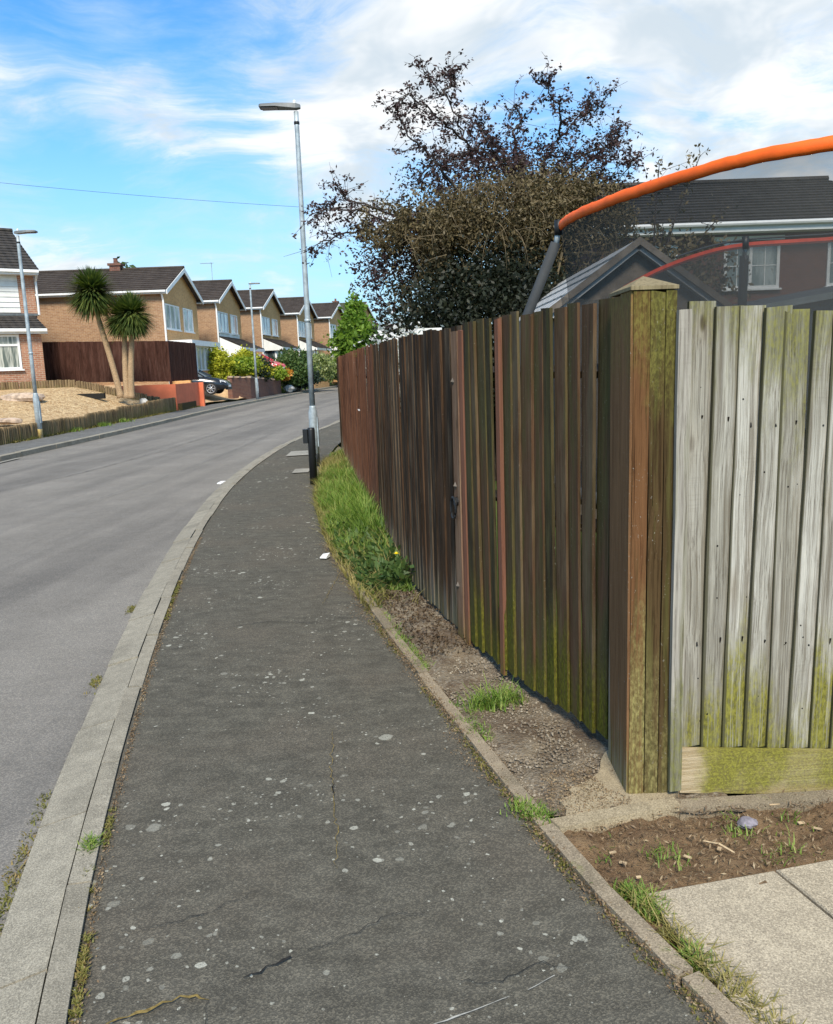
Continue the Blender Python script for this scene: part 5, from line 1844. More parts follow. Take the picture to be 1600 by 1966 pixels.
    # extra leaf scatter in the thick middle
    leafP = np.array(leafP)
    mid = clump_points((-0.2, 0.1, 3.95), (1.5, 1.0, 0.75), 460, 11, rs, 0.07, 0.25)
    low = clump_points((-1.05, 0.0, 3.3), (1.3, 0.9, 0.78), 620, 12, rs, 0.07, 0.2)
    right = clump_points((1.0, 0.0, 4.0), (0.95, 0.9, 0.65), 300, 10, rs, 0.07, 0.25)
    lw = clump_points((-1.35, 0.2, 2.3), (0.55, 0.7, 0.4), 70, 9, rs, 0.09, 0.2)
    up = clump_points((0.05, 0.2, 4.55), (1.55, 1.0, 0.62), 420, 6, rs, 0.09, 0.1)
    P = np.concatenate([leafP, mid, low, right, lw, up], 0)
    V, F = quads_leaves(P, 0.035, rs, 1.6, droop=0.25)
    fast('crown', V, F, M['plum'], t)
    return t


build_tree()
# brown brushy bush before the tree, and the dark evergreen mass under it


def brush():
    rs = np.random.RandomState(5)
    rng = random.Random(5)
    t = thing('bush', 'dense rounded brown twiggy bush below the copper tree', 'bush', (1.55, 12.3, 0))
    PP = []
    for (x, y, z, r, k) in ((-1.75, -.1, 3.55, .50, 130), (-1.2, 0, 3.5, .72, 260), (-0.7, .2, 3.35, .85, 330), (-0.05, -.1, 3.6, .85, 360), (0.55, .1, 3.7, .72, 260), (1.05, 0, 3.72, .55, 160), (1.35, .2, 3.55, .4, 70), (-0.9, .2, 2.75, .8, 240), (0.1, .3, 2.9, .95, 300), (0.75, 0.1, 3.2, .7, 180)):
        q = clump_points((x, y, z), (r, r * .8, r * .72), k, 34, rs, 0.17, 0.45)
        PP.append(q)
    P = np.concatenate(PP, 0)
    P = P[P[:, 2] > 1.9]
    keep = vnoise(P[:, 0] * 2.6 + 20, P[:, 2] * 2.6 + 20, 12) * 0.6 + vnoise(P[:, 0] * 7 + 20, P[:, 2] * 7 + 9, 13) * 0.4 + 0.25 * rs.rand(len(P)) > 0.46
    P = P[keep]
    V, F = quads_leaves(P, 0.027, rs, 2.0)
    fast('foliage', V, F, M['brush'], t)
    b = MB()
    for k in range(300):
        a = rng.uniform(0, 6.28)
        e = rng.uniform(-0.25, 1.45)
        d = Vector((math.cos(a) * math.cos(e), math.sin(a) * math.cos(e), math.sin(e)))
        p0 = Vector((d.x * 1.45 - 0.2, d.y * .75, 3.2 + d.z * .72))
        tn = Vector((rng.gauss(0, 1), rng.gauss(0, 1), rng.gauss(-.4, 1))).normalized()
        pts = [p0 - tn * .25, p0 + d * 0.22, p0 + tn * 0.3 + d * 0.12 - Vector((0, 0, .08))]
        pts = catmull(pts, 3)
        b.tube(pts, [0.004, 0.0037, 0.0034, 0.003, 0.0025, 0.002, 0.0015][:len(pts)], 3, cap=False)
    for k in range(7):
        a = k * 0.9
        b.tube([(0.1 * math.cos(a), 0.1 * math.sin(a), -0.1), (0.35 * math.cos(a), 0.3 * math.sin(a), 1.5), (0.9 * math.cos(a), 0.6 * math.sin(a), 3.1)], [0.05, 0.035, 0.015], 5)
    b.build('twig', M['twig'], t)


M['twig'] = plain('pale twigs', (0.16, 0.12, 0.065), 0.85, 0.3, 9)
brush()
shrub('bush', 'near black evergreen bush filling the gap above the dark fence top', 'bush', (1.15, 11.9, 0), (1.42, 0.9, 1.12), 'ivy', 0.042, 900, 40, 8, cz=1.95, shell=0.55, cr=0.13)


# twig tree tops showing over the trampoline ring
def spray(label, base, tips, seed, leafmat_, n=14, r=0.02):
    rng = random.Random(seed)
    rs = np.random.RandomState(seed)
    t = thing('tree', label, 'tree', base)
    b = MB()
    P = []
    b.tube([(0, 0, -0.2), (0.03, 0, 1.2), (0.05, 0, 2.2)], [0.07, 0.05, 0.035], 6)
    b.build('trunk', M['bark'], t, True)
    b = MB()
    for tip in tips:
        pl = catmull([(0.05, 0, 2.0), (tip[0] * 0.4, tip[1] * 0.5, 2.0 + (tip[2] - 2.0) * 0.55), tip], 7)
        b.tube(pl, [r * (1 - 0.85 * i / (len(pl) - 1)) + .0025 for i in range(len(pl))], 4)
        for i in range(3, len(pl)):
            for k in range(2):
                q = pl[i] + Vector((rng.gauss(0, .15), rng.gauss(0, .15), rng.gauss(0.02, .13)))
                b.tube([pl[i], q], [0.005, 0.002], 3, cap=False)
                for w in range(n // 3):
                    s = rng.random()
                    g = pl[i].lerp(q, s)
                    P.append((g.x + rng.gauss(0, .03), g.y + rng.gauss(0, .03), g.z + rng.gauss(0, .03)))
    b.build('branch', M['bark'], t)
    V, F = quads_leaves(np.array(P), 0.042, rs, 1.5)
    fast('crown', V, F, M[leafmat_], t)


spray('thin twiggy small tree seen through the net, its bare tip above the orange ring', (3.55, 12.6, 0),
      [(0.1, 0, 4.35), (0.75, .2, 4.5), (-0.5, .3, 3.9), (-0.9, 0, 3.5), (0.7, 0.2, 3.3), (-0.4, -.3, 3.2), (0.3, .4, 3.55), (1.1, 0, 3.0), (0.0, -.4, 2.9), (-0.7, 0.2, 2.8), (0.9, -.3, 3.6)], 31, 'brush', 18)
shrub('bush', 'speckled leafy bush behind the net, left of the white framed window', 'bush', (3.6, 12.0, 0), (1.0, 0.6, 0.75), 'brush', 0.045, 190, 26, 41, cz=2.55, shell=0.3, cr=0.14)

# pale blossom behind the fence and the cream box beside it
shrub('shrub', 'white blossoming shrub just showing above the dark fence top', 'shrub', (-0.12, 9.9, 0), (0.36, 0.5, 0.55), 'blossom', 0.035, 90, 30, 17, cz=1.52)
b = MB()
b.box(-0.11, 0.13, -0.2, 0.2, 0.0, 2.0)
t = thing('cream_pillar', 'cream rendered pillar with a small square hole, beside the white blossom', 'pillar', (0.2, 10.2, 0))
b.build('shaft', M['cream'], t)
b = MB()
b.box(-0.15, 0.17, -0.25, 0.25, 2.0, 2.07)
b.build('cap', M['cream'], t)
b = MB()
b.box(-0.03, 0.05, -0.206, -0.202, 1.9, 1.97)
b.build('hole', M['black'], t)


def leafy_tree(label, loc, trunk_h, radii, cz, mt, leaf, ncl, per, seed, shell=0.35, cr=0.16, group=None):
    rs = np.random.RandomState(seed)
    t = thing('tree', label, 'tree', loc, 0, group)
    b = MB()
    b.tube([(0, 0, -0.3), (0.05, 0, trunk_h * .6), (0, 0, cz)], [radii[0] * .07 + .04, radii[0] * .06 + .03, 0.03], 7)
    for k in range(7):
        a = k * 0.9 + seed
        b.tube([(0, 0, trunk_h * (0.5 + .06 * k)), (radii[0] * .4 * math.cos(a), radii[1] * .4 * math.sin(a), cz), (radii[0] * .75 * math.cos(a), radii[1] * .75 * math.sin(a), cz + radii[2] * .3 * math.sin(k))], [0.06, 0.04, 0.012], 5)
    b.build('trunk', M['bark'], t, True)
    P = clump_points((0, 0, cz), radii, ncl, per, rs, cr, shell)
    # taper the top so the outline is not a ball
    k = np.clip((P[:, 2] - cz) / radii[2], 0, 1.2)
    P[:, 0] *= 1 - 0.45 * k
    P[:, 1] *= 1 - 0.45 * k
    V, F = quads_leaves(P, leaf, rs)
    fast('crown', V, F, M[mt], t)
    return t


leafy_tree('bright green leafy tree by the far end of the dark fence', (-4.65, 72.0, 0.5), 2.0, (2.0, 1.8, 2.9), 3.6, 'green_tree', 0.26, 150, 34, 3)
leafy_tree('low green tree right of the bright green one, above the fence end', (-2.2, 62.0, 0.1), 1.5, (1.5, 1.5, 1.6), 2.4, 'green_shrub', 0.2, 90, 30, 6)
leafy_tree('distant green tree top over the first gabled roof', (-25, 75, 1.0), 4, (2.0, 2.0, 2.2), 7.6, 'green_shrub', 0.3, 90, 26, 9)


# ================================================================== PALMS
def palm(label, base, stems, crowns, seed):
    rs = np.random.RandomState(seed)
    t = thing('palm_tree', label, 'palm', base, 0, 'cabbage palms on the gravel garden')
    for pl in stems:
        b = MB()
        P = catmull(pl, 6)
        b.tube(P, [0.13 - 0.045 * i / (len(P) - 1) + (0.05 if i == 0 else 0) + rs.uniform(-.008, .008) for i in range(len(P))], 9)
        b.build('trunk', M['palm_trunk'], t, True)
    V, F = [], []
    nv = 0
    for (c, R, n) in crowns:
        c = np.array(c)
        for k in range(n):
            z = rs.uniform(-0.85, 1.0)
            a = rs.uniform(0, 2 * np.pi)
            d = np.array([np.cos(a) * np.sqrt(1 - z * z), np.sin(a) * np.sqrt(1 - z * z), z])
            L = R * rs.uniform(0.8, 1.12)
            side = np.cross(d, [0, 0, 1.0])
            side /= np.linalg.norm(side) + 1e-6
            w = 0.03 * rs.uniform(.7, 1.3)
            for s in range(4):
                tt = s / 3
                p = c + d * L * tt * 0.97 + np.array([0, 0, -1]) * (0.20 * L * tt ** 2.4 * (1 - 0.3 * abs(z)))
                ww = w * (0.8 + 0.6 * np.sin(np.pi * min(tt + .2, 1))) * (1 - tt ** 3 * 0.92)
                V += [p - side * ww, p + side * ww]
            for s in range(3):
                b0 = nv + 2 * s
                F.append((b0, b0 + 1, b0 + 3, b0 + 2))
            nv += 8
    fast('crown', np.array(V), np.array(F), M['cordyline'], t)
    V, F = [], []
    nv = 0
    for (c, R, n) in crowns:
        for k in range(90):
            a = rs.uniform(0, 2 * np.pi)
            L = R * rs.uniform(0.5, 0.95)
            d = np.array([np.cos(a), np.sin(a), 0])
            side = np.array([-np.sin(a), np.cos(a), 0]) * 0.022
            for s in range(4):
                tt = s / 3
                p = np.array(c) + d * (0.10 + L * 0.34 * tt ** 0.7) + np.array([0, 0, -1]) * (0.12 + L * 0.85 * tt)
                V += [p - side * (1 - .8 * tt), p + side * (1 - .8 * tt)]
            F += [(nv + 2 * s, nv + 2 * s + 1, nv + 2 * s + 3, nv + 2 * s + 2) for s in range(3)]
            nv += 8
    fast('dead_fronds', np.array(V), np.array(F), M['dry_frond'], t)
    return t


pb = (-11.15, 32.6, 1.0)
palm('taller cabbage palm with one leaning trunk, left of the pair', pb, [[(-0.12, 0, -0.2), (-0.35, 0, 1.1), (-0.62, 0, 2.4), (-0.82, 0, 3.4)]], [((-0.85, 0, 3.80), 1.13, 1700)], 1)
palm('shorter cabbage palm with two upright trunks, right of the pair', (-10.95, 32.4, 0.98), [[(-0.02, 0, -0.2), (0.0, 0.05, 1.0), (0.06, 0.05, 1.9), (0.12, 0, 2.55)], [(0.14, 0, -0.2), (0.24, -.05, 0.9), (0.36, -.05, 1.9), (0.42, 0, 2.6)]],
     [((0.10, 0.1, 2.85), 0.98, 1100), ((0.48, -.1, 2.95), 1.0, 1200)], 2)


# ================================================================== LEFT GARDEN PIECES
def log_run(parent, pts, hfun, r=0.045, name='log'):
    p = resample(pts, r * 1.95)
    rng = random.Random(8)
    meshes = []
    for k in range(6):
        b = MB()
        h = 0.62
        b.lathe([(r, -0.3), (r, 0.40 + k * 0.004), (r * 0.85, 0.425 + k * 0.004)], 8)
        meshes.append(b.mesh('log', M['log']))
    org = PM[parent.name].translation
    for q in p:
        z = hfun(q.x, q.y)
        link(name, meshes[rng.randrange(6)], parent, (q.x - org.x, q.y - org.y, z - 0.42 + rng.uniform(-.012, .012) - org.z), (rng.gauss(0, .02), rng.gauss(0, .02), rng.uniform(0, 6)))


def front_h(x, y):
    for y1, z in ((22.3, 0.46), (24.6, 0.47), (26.0, 0.44), (28.9, 0.50), (32.2, 0.56), (36.5, 0.62), (50, 0.3)):
        if y < y1:
            return z
    return 0.4


fl = thing('log_edging', 'stepped log roll edging along the front of the gravel garden by the pavement', 'log edging', (-10.2, 26, 0), 0, 'log roll edging of the gravel garden')
log_run(fl, [(float(left_back_x(y)) + 0.02, y) for y in np.arange(15.5, 36.6, 0.8)], front_h, 0.05)
bl = thing('log_edging', 'low log roll edging at the back of the gravel, below the house and dark fence', 'log edging', (-13, 33, 1), 0, 'log roll edging of the gravel garden')
log_run(bl, [(-22, 32.6), (-15.6, 32.9), (-13.0, 33.6), (-11.4, 34.4), (-10.6, 35.2)], lambda x, y: zl(x, y) + (0.27 if x < -11 else 0.2), 0.05)
for i, (x, y, L, rz, lab) in enumerate(((-10.15, 37.9, 3.0, 1.62, 'dark railway sleeper edging the driveway beyond the log edging'), (-12.3, 31.9, 1.3, 0.05, 'short black plank lying on the gravel left of the palms'))):
    b = MB()
    b.box(-L / 2, L / 2, -0.09, 0.09, -0.15, 0.16 if i == 0 else 0.06)
    o = b.build('sleeper' if i == 0 else 'plank', M['sleeper'] if i == 0 else M['crack'], loc=(x, y, zl(x, y) + (0.1 if i == 0 else 0.05)))
    o.rotation_euler = (0, 0, rz)
    tag(o, lab, 'sleeper' if i == 0 else 'plank')


def rock(name, label, loc, r, mt, seed, group=None, sq=0.6):
    rs = np.random.RandomState(seed)
    bm_v, F = [], []
    nu, nv = 9, 6
    for j in range(nv + 1):
        th = math.pi * j / nv
        for i in range(nu):
            ph = 2 * math.pi * i / nu
            k = 1 + rs.uniform(-.2, .2)
            bm_v.append((r[0] * k * math.sin(th) * math.cos(ph), r[1] * k * math.sin(th) * math.sin(ph), r[2] * (1 if 0 < j < nv else .9) * math.cos(th)))
    for j in range(nv):
        for i in range(nu):
            F.append((j * nu + i, (j + 1) * nu + i, (j + 1) * nu + (i + 1) % nu, j * nu + (i + 1) % nu))
    b = MB()
    b.add(bm_v, F)
    o = b.build(name, M[mt], loc=loc)
    return tag(o, label, 'rock', group)


rock('rock', 'flat pinkish rocks lying behind the log edging left of the yellow footed lamp', (-11.1, 23.0, 0.52), (0.42, 0.3, 0.10), 'pink_rock', 3, 'rocks on the gravel garden')
rock('rock', 'long flat pinkish boulder on the gravel behind the yellow footed lamp', (-13.2, 28.6, zl(-13.2, 28.6) + 0.06), (0.75, 0.4, 0.2), 'pink_rock', 4, 'rocks on the gravel garden')
rock('rock', 'small dark edged rock at the left end of the gravel garden', (-14.3, 28.4, zl(-14.3, 28.4) + 0.04), (0.35, 0.3, 0.16), 'pink_rock', 5, 'rocks on the gravel garden')
rock('rock', 'pale stone beside the foot of the palms', (-10.65, 33.3, zl(-10.65, 33.3) + 0.1), (0.16, 0.14, 0.17), 'rock', 6, 'rocks on the gravel garden')

# far brown fence on its coral plinth
ff = thing('garden_fence', 'tall dark brown board fence behind the palms, turning at the coral wall', 'fence', (-13, 36.5, 0))
fb = board_set(M['far_fence'], 0.19, 0.02, 0.008, 1.72, 5, 900)
pl = [(-15.75, 36.5), (-10.45, 36.5)]
org = PM[ff.name].translation
for pl, ang in (([(-15.75, 36.5), (-10.45, 36.5)], 0.0), ([(-10.42, 36.5), (-10.28, 40.6)], None)):
    p = resample(pl, 0.165)
    for i in range(len(p) - 1):
        c = (p[i] + p[i + 1]) / 2
        u = (p[i + 1] - p[i]).normalized()
        a_ = math.atan2(u.y, u.x)
        link('board', fb[(i * 3) % 5], ff, (c.x - org.x, c.y - org.y, 1.32 + rng.uniform(-.006, .006) + max(0, -10.4 - c.x) * 0.024), (0, 0, a_ + rng.gauss(0, .02)))
b = MB()
b.box(-10.47, -10.38, 36.46, 36.56, 0.9, 3.02)
b.build('corner_post', M['far_fence'], ff, world=True)
for zr in (1.6, 2.6):
    b = MB()
    b.box(-15.7, -10.5, 36.53, 36.58, zr, zr + .08)
    b.build('rail', M['shed_wood'], ff, world=True)
b = MB()
b.box(-12.6, -10.16, 36.25, 36.42, -0.3, 1.20)
b.box(-10.33, -10.16, 36.421, 40.4, -0.3, 1.195)
b.box(-10.16, -9.95, 40.2, 40.37, -0.3, 1.2)
tag(b.build('plinth_wall', M['coral']), 'coral painted low wall under the dark fence behind the palms', 'wall')

# brick garden wall beyond the car, its bricks too small to pick apart
bw = thing('garden_wall', 'low red brown brick garden wall behind the third lamp', 'wall', (-9.4, 48, 0))
b = MB()
b.add([(-9.95, 46.6, -0.2), (-9.3, 48.6, -0.2), (-8.95, 57.6, -0.2), (-9.95, 46.6, 1.32), (-9.3, 48.6, 1.25), (-8.95, 57.6, 0.92),
       (-10.2, 46.6, -0.2), (-9.52, 48.6, -0.2), (-9.2, 57.6, -0.2), (-10.2, 46.6, 1.32), (-9.52, 48.6, 1.25), (-9.2, 57.6, 0.92)],
      [(0, 1, 4, 3), (1, 2, 5, 4), (3, 4, 10, 9), (4, 5, 11, 10), (2, 8, 11, 5), (0, 3, 9, 6), (9, 10, 7, 6), (10, 11, 8, 7)])
b.build('wall', M['brick_wall'], bw, world=True)
b = MB()
rng = random.Random(9)
for k in range(16):
    y = 46.8 + k * 0.68
    x = float(np.interp(y, [46.6, 48.6, 57.6], [-10.07, -9.41, -9.07]))
    z = float(np.interp(y, [46.6, 48.6, 57.6], [1.33, 1.26, 0.93]))
    b.box(x - .14, x + .14, y - .25, y + .25, z, z + rng.uniform(.05, .12))
b.build('coping', M['pink_rock'], bw, world=True)
b = MB()
b.add([(-8.0, 69.0, 0), (-7.2, 73.5, 0), (-8.0, 69.0, 0.75), (-7.2, 73.5, 0.7), (-8.25, 69.0, 0), (-7.45, 73.5, 0), (-8.25, 69.0, 0.75), (-7.45, 73.5, 0.7)],
      [(0, 1, 3, 2), (2, 3, 7, 6), (0, 2, 6, 4), (1, 5, 7, 3), (4, 6, 7, 5)])
tag(b.build('garden_wall', M['brick_orange']), 'short orange brick wall far up the road by the fence end', 'wall')

rs = np.random.RandomState(6)
k = 0
for i in range(16):
    y = 58.4 + rs.rand() * 5.0
    x = float(np.interp(y, [p[1] for p in LEFT_BACK], [p[0] for p in LEFT_BACK])) - rs.rand() * 0.9 + 0.35
    z = zl(x, y)
    s = 0.22 + 0.22 * rs.rand()
    rock('rock', 'pale rockery stone on the bank beyond the brick garden wall', (x, y, z + s * .5 + 0.1), (s, s * .9, s * .8), 'rock', 50 + i, 'rockery stones beyond the brick wall')

# shrubs across the road: (x, y, rx, ry, rz, material, name, label)
SH = [(-11.0, 48.2, 0.85, 0.8, 0.95, 'gold_shrub', 'golden rounded shrub directly behind the black car', 0.6),
      (-11.0, 50.6, 0.5, 0.5, 0.55, 'lime_shrub', 'small yellow green shrub between the two golden shrubs', 0.6),
      (-10.0, 51.0, 0.82, 0.8, 0.80, 'gold_shrub', 'golden rounded shrub before the white porch', 0.9),
      (-9.55, 52.8, 0.75, 0.7, 0.72, 'dark_shrub', 'dark blue green shrub left of the red car', 0.6),
      (-8.5, 60.0, 1.25, 1.2, 1.25, 'green_shrub', 'big dark green shrub left of the tall lamp pole', 0.5),
      (-8.35, 61.5, 1.4, 0.9, 0.75, 'dark_shrub', 'low near black shrub under the big green one', 0.3),
      (-6.9, 63.5, 0.95, 0.9, 0.95, 'pale_shrub', 'pale variegated shrub right of the tall lamp pole', 0.7),
      (-10.1, 48.9, 1.1, 0.5, 0.42, 'lime_shrub', 'bright green low hedge on top of the brick garden wall', 1.15),
      (-9.5, 52.8, 0.8, 0.6, 0.42, 'gold_shrub', 'yellow trailing shrub spilling over the brick garden wall', 0.85),
      (-9.2, 55.9, 0.85, 0.6, 0.42, 'lime_shrub', 'lime green trailing shrub at the low end of the brick wall', 0.65),
      (-8.85, 58.0, 0.45, 0.45, 0.3, 'orange_shrub', 'orange flowering clump above the rockery stones', 0.65),
      (-7.4, 76.0, 1.3, 1.3, 1.0, 'pale_shrub', 'greyish green shrub far up the road below the last houses', 0.6)]
for i, (x, y, rx, ry, rz_, mt, lab, zz) in enumerate(SH):
    shrub('shrub', lab, 'shrub', (x, y, zz + (0.45 if y < 58.5 else 0.1)), (rx, ry, rz_), mt, 0.10 if y < 56 else 0.14, 150, 34, 100 + i, 'shrubs in the front gardens across the road', shell=0.5, cr=0.17)
b = MB()
b.lathe([(0.03, 0), (0.03, 1.0)], 6)
tt_ = thing('topiary', 'small dark ball topiary beside the white porch', 'topiary', (-11.2, 51.6, 0.9))
b.build('stem', M['bark'], tt_)
P = clump_points((0, 0, 1.15), (0.22, 0.22, 0.22), 40, 14, np.random.RandomState(4), 0.2, 0.7)
V, F = quads_leaves(P, 0.07, np.random.RandomState(4))
fast('foliage', V, F, M['dark_shrub'], tt_)


# ================================================================== CARS
def car(label, loc, rotz, paint):
    t = thing('parked_car', label, 'car', loc, rotz, 'cars parked on the drives across the road')
    # side outline: nose at +x; (x, z) lower sill to roof, with half widths
    st = [(-2.05, 0.35, 0.80, 0.84, 0.74), (-1.95, 0.24, 0.98, 1.0, 0.80), (-1.3, 0.2, 1.0, 1.06, 0.86), (-0.4, 0.19, 0.98, 1.04, 0.88), (0.5, 0.19, 0.95, 1.0, 0.88), (0.85, 0.2, 0.92, 0.96, 0.87), (1.5, 0.22, 0.80, 0.85, 0.84), (1.95, 0.26, 0.62, 0.70, 0.74), (2.12, 0.36, 0.50, 0.56, 0.6)]
    b = MB()
    vs, fs = [], []
    for (x, zb, zs, zt, w) in st:
        vs += [(x, -w * 0.94, zb), (x, -w, (zb + zs) / 2), (x, -w * 0.97, zs), (x, -w * 0.6, zt), (x, w * 0.6, zt), (x, w * 0.97, zs), (x, w, (zb + zs) / 2), (x, w * 0.94, zb)]
    for q in range(len(st) - 1):
        for k in range(8):
            fs.append((8 * q + k, 8 * q + 8 + k, 8 * q + 8 + (k + 1) % 8, 8 * q + (k + 1) % 8))
    fs += [tuple(range(8)), tuple(8 * (len(st) - 1) + k for k in reversed(range(8)))]
    b.add(vs, fs)
    b.build('body', M[paint], t, True)
    cab = [(-1.75, 0.98, 0.98), (-1.1, 1.36, 0.98), (-0.3, 1.42, 0.98), (0.25, 1.36, 0.97), (1.0, 0.93, 0.93)]
    b = MB()
    vs, fs = [], []
    for (x, zt, zb) in cab:
        w0, w1 = 0.84, 0.84 - (zt - zb) * 0.5
        vs += [(x, -w0, zb), (x, -w1, zt), (x, w1, zt), (x, w0, zb)]
    for q in range(len(cab) - 1):
        for k in range(3):
            fs.append((4 * q + k, 4 * q + 4 + k, 4 * q + 5 + k, 4 * q + 1 + k))
    b.add(vs, fs)
    b.build('glasshouse', M['car_glass'], t, True)
    b = MB()
    b.add([(-1.15, -0.66, 1.36), (-0.3, -0.635, 1.425), (0.22, -0.66, 1.375), (0.22, 0.66, 1.375), (-0.3, 0.635, 1.425), (-1.15, 0.66, 1.36)], [(0, 1, 4, 5), (1, 2, 3, 4)])
    for s in (-1, 1):
        b.tube([(1.0, s * .83, 0.94), (0.25, s * .67, 1.37)], 0.03, 5)
        b.tube([(-0.35, s * .85, 0.98), (-0.32, s * .65, 1.41)], 0.03, 5)
        b.tube([(-1.75, s * .83, 0.98), (-1.1, s * .67, 1.36)], 0.04, 5)
    b.build('roof', M[paint], t)
    for sx in (-1.25, 1.32):
        for s in (-1, 1):
            b = MB()
            b.tube([(sx, s * 0.68, 0.31), (sx, s * 0.89, 0.31)], 0.315, 18)
            w = b.build('wheel', M['rubber'], t)
            b = MB()
            b.tube([(sx, s * 0.885, 0.31), (sx, s * 0.90, 0.31)], 0.10, 10)
            for k in range(7):
                a = 2 * math.pi * k / 7
                b.tube([(sx, s * 0.895, 0.31), (sx + 0.21 * math.cos(a), s * 0.895, 0.31 + 0.21 * math.sin(a))], [0.03, 0.022], 4)
            pts = [(sx + 0.22 * math.cos(2 * math.pi * k / 18), s * 0.895, 0.31 + 0.22 * math.sin(2 * math.pi * k / 18)) for k in range(19)]
            b.tube(pts, 0.02, 5)
            b.build('rim', M['alloy'], w)
    for s in (-1, 1):
        b = MB()
        b.add([(1.80, s * 0.78, 0.62), (2.06, s * 0.55, 0.55), (2.0, s * 0.55, 0.67), (1.78, s * 0.77, 0.73)], [(0, 1, 2, 3)])
        b.build('headlight', M['white'], t)
        b = MB()
        b.box(0.55, 0.72, min(s * .88, s * 1.02), max(s * .88, s * 1.02), 0.93, 1.06)
        b.build('mirror', M[paint], t)
    b = MB()
    b.box(2.1, 2.135, -0.26, 0.26, 0.36, 0.47)
    b.build('number_plate', M['white'], t)
    b = MB()
    b.box(2.0, 2.12, -0.5, 0.5, 0.22, 0.34)
    b.build('grille', M['black'], t)
    return t


car('black car parked nose towards the road beside the dark fence', (-11.75, 44.6, 0.50), 0.0, 'car_black')
car('red car parked between shrubs uphill of the brick garden wall', (-10.6, 57.2, 1.36), rad(-20), 'car_red')


# ================================================================== GROUND COVER AND SMALL THINGS
def edge_x(y):
    return np.interp(y, [p[1] for p in PAVE_EDGE], [p[0] for p in PAVE_EDGE])


FX = ([p[1] for p in FENCE], [p[0] for p in FENCE])


def fence_x(y):
    return np.interp(y, FX[0], FX[1])


def verge_grass():
    rs = np.random.RandomState(2)
    parts = []
    n = 15000
    y = 5.9 + rs.rand(n) ** 1.25 * 10.2
    t = rs.rand(n)
    x = edge_x(y) + 0.02 + (fence_x(y) - edge_x(y) - 0.03) * t
    dens = vnoise(x * 6 + 30, y * 3, 21)
    hump = smooth01((y - 6.1) / 1.2)
    tall = np.exp(-((y - 8.2) / 1.3) ** 2) + 0.7 * np.exp(-((y - 10.8) / 1.8) ** 2)
    H = (0.06 + 0.09 * hump + 0.21 * tall) * (0.35 + 0.9 * dens) * (0.45 + 0.75 * t) * (0.6 + 0.7 * rs.rand(n))
    keep = rs.rand(n) < np.clip(0.35 + dens, 0, 1) * np.where(y < 6.6, 0.55, 1)
    P = np.stack([x, y, np.zeros(n)], 1)[keep]
    V, F = blades(P, H[keep], 0.75, rs, 0.0055)
    stuff(fast('grass', V, F, M['grass']))
    n = 3600
    y = 5.5 + rs.rand(n) * 9.5
    x = edge_x(y) - 0.03 + np.abs(rs.normal(size=n)) * 0.13
    P = np.stack([x, y, np.zeros(n)], 1)
    V, F = blades(P, 0.05 + 0.14 * rs.rand(n), 1.1, rs, 0.0045)
    stuff(fast('dry_grass', V, F, M['dry_grass']))
    n = 2600
    y = 6.1 + rs.rand(n) * 9.5
    t = rs.rand(n)
    x = edge_x(y) + 0.03 + (fence_x(y) - edge_x(y) - 0.05) * t
    P = np.stack([x, y, np.zeros(n)], 1)
    V, F = blades(P, (0.10 + 0.22 * rs.rand(n) ** 2) * (0.5 + 0.7 * t), 0.8, rs, 0.004)
    stuff(fast('dry_grass', V, F, M['dry_grass']))
    # broad weed leaves low in the near end
    n = 1500
    y = 5.95 + rs.rand(n) ** 1.3 * 2.6
    t = rs.rand(n)
    x = edge_x(y) + 0.05 + (fence_x(y) - edge_x(y) - 0.08) * t
    P = np.stack([x, y, 0.02 + 0.12 * rs.rand(n) * (0.4 + t)], 1)
    V, F = quads_leaves(P, 0.035, rs, 2.4, droop=-0.5)
    stuff(fast('weeds', V, F, M['green_shrub']))


verge_grass()


def tufts(name, pts, n, spread, h, mt, seed, width=0.0035, lean=0.9, z=0.0):
    rs = np.random.RandomState(seed)
    pts = np.array(pts, float)
    idx = rs.randint(0, len(pts), n)
    P = pts[idx][:, :2] + rs.normal(size=(n, 2)) * spread
    P = np.concatenate([P, np.full((n, 1), z)], 1)
    V, F = blades(P, h * (0.4 + 0.9 * rs.rand(n)), lean, rs, width, 2)
    stuff(fast(name, V, F, M[mt]))


# moss and weeds lodged in the joints
rs = np.random.RandomState(14)
yy = rs.uniform(0.9, 6.5, 300)
ki = offset_poly(KERB_OUT, 0.255)
kx = np.interp(yy, [p[1] for p in ki], [p[0] for p in ki])
m1 = vnoise(yy * 2.1, yy * 0 + 3, 5) > 0.33
tufts('moss', np.stack([kx + 0.012, yy], 1)[m1], 2200, 0.008, 0.013, 'moss', 3, 0.0035, 1.2, 0.005)
yy = rs.uniform(1.5, 6.0, 200)
ko = offset_poly(KERB_OUT, -0.015)
kx = np.interp(yy, [p[1] for p in ko], [p[0] for p in ko])
m1 = vnoise(yy * 2.3, yy * 0 + 9, 6) > 0.56
tufts('moss', np.stack([kx - 0.015, yy], 1)[m1], 1300, 0.020, 0.014, 'moss', 4, 0.0035, 1.2, ROAD_Z)
tufts('grass_tuft', [(-1.19, 2.72), (-1.195, 2.69), (-1.205, 2.74)], 200, 0.012, 0.035, 'grass', 5, 0.003, 0.9)
tufts('grass_tuft', [(-1.08, 2.35), (-1.11, 2.45), (-1.15, 2.55)], 120, 0.012, 0.02, 'moss', 6, 0.003, 0.9)
yy = rs.uniform(1.2, 6.0, 300)
m1 = vnoise(yy * 2.6, yy * 0 + 5, 16) > 0.4
tufts('moss', np.stack([edge_x(yy) - 0.012, yy], 1)[m1], 1700, 0.016, 0.014, 'moss', 7, 0.0035, 1.2)
yy = rs.uniform(2.9, 6.0, 300)
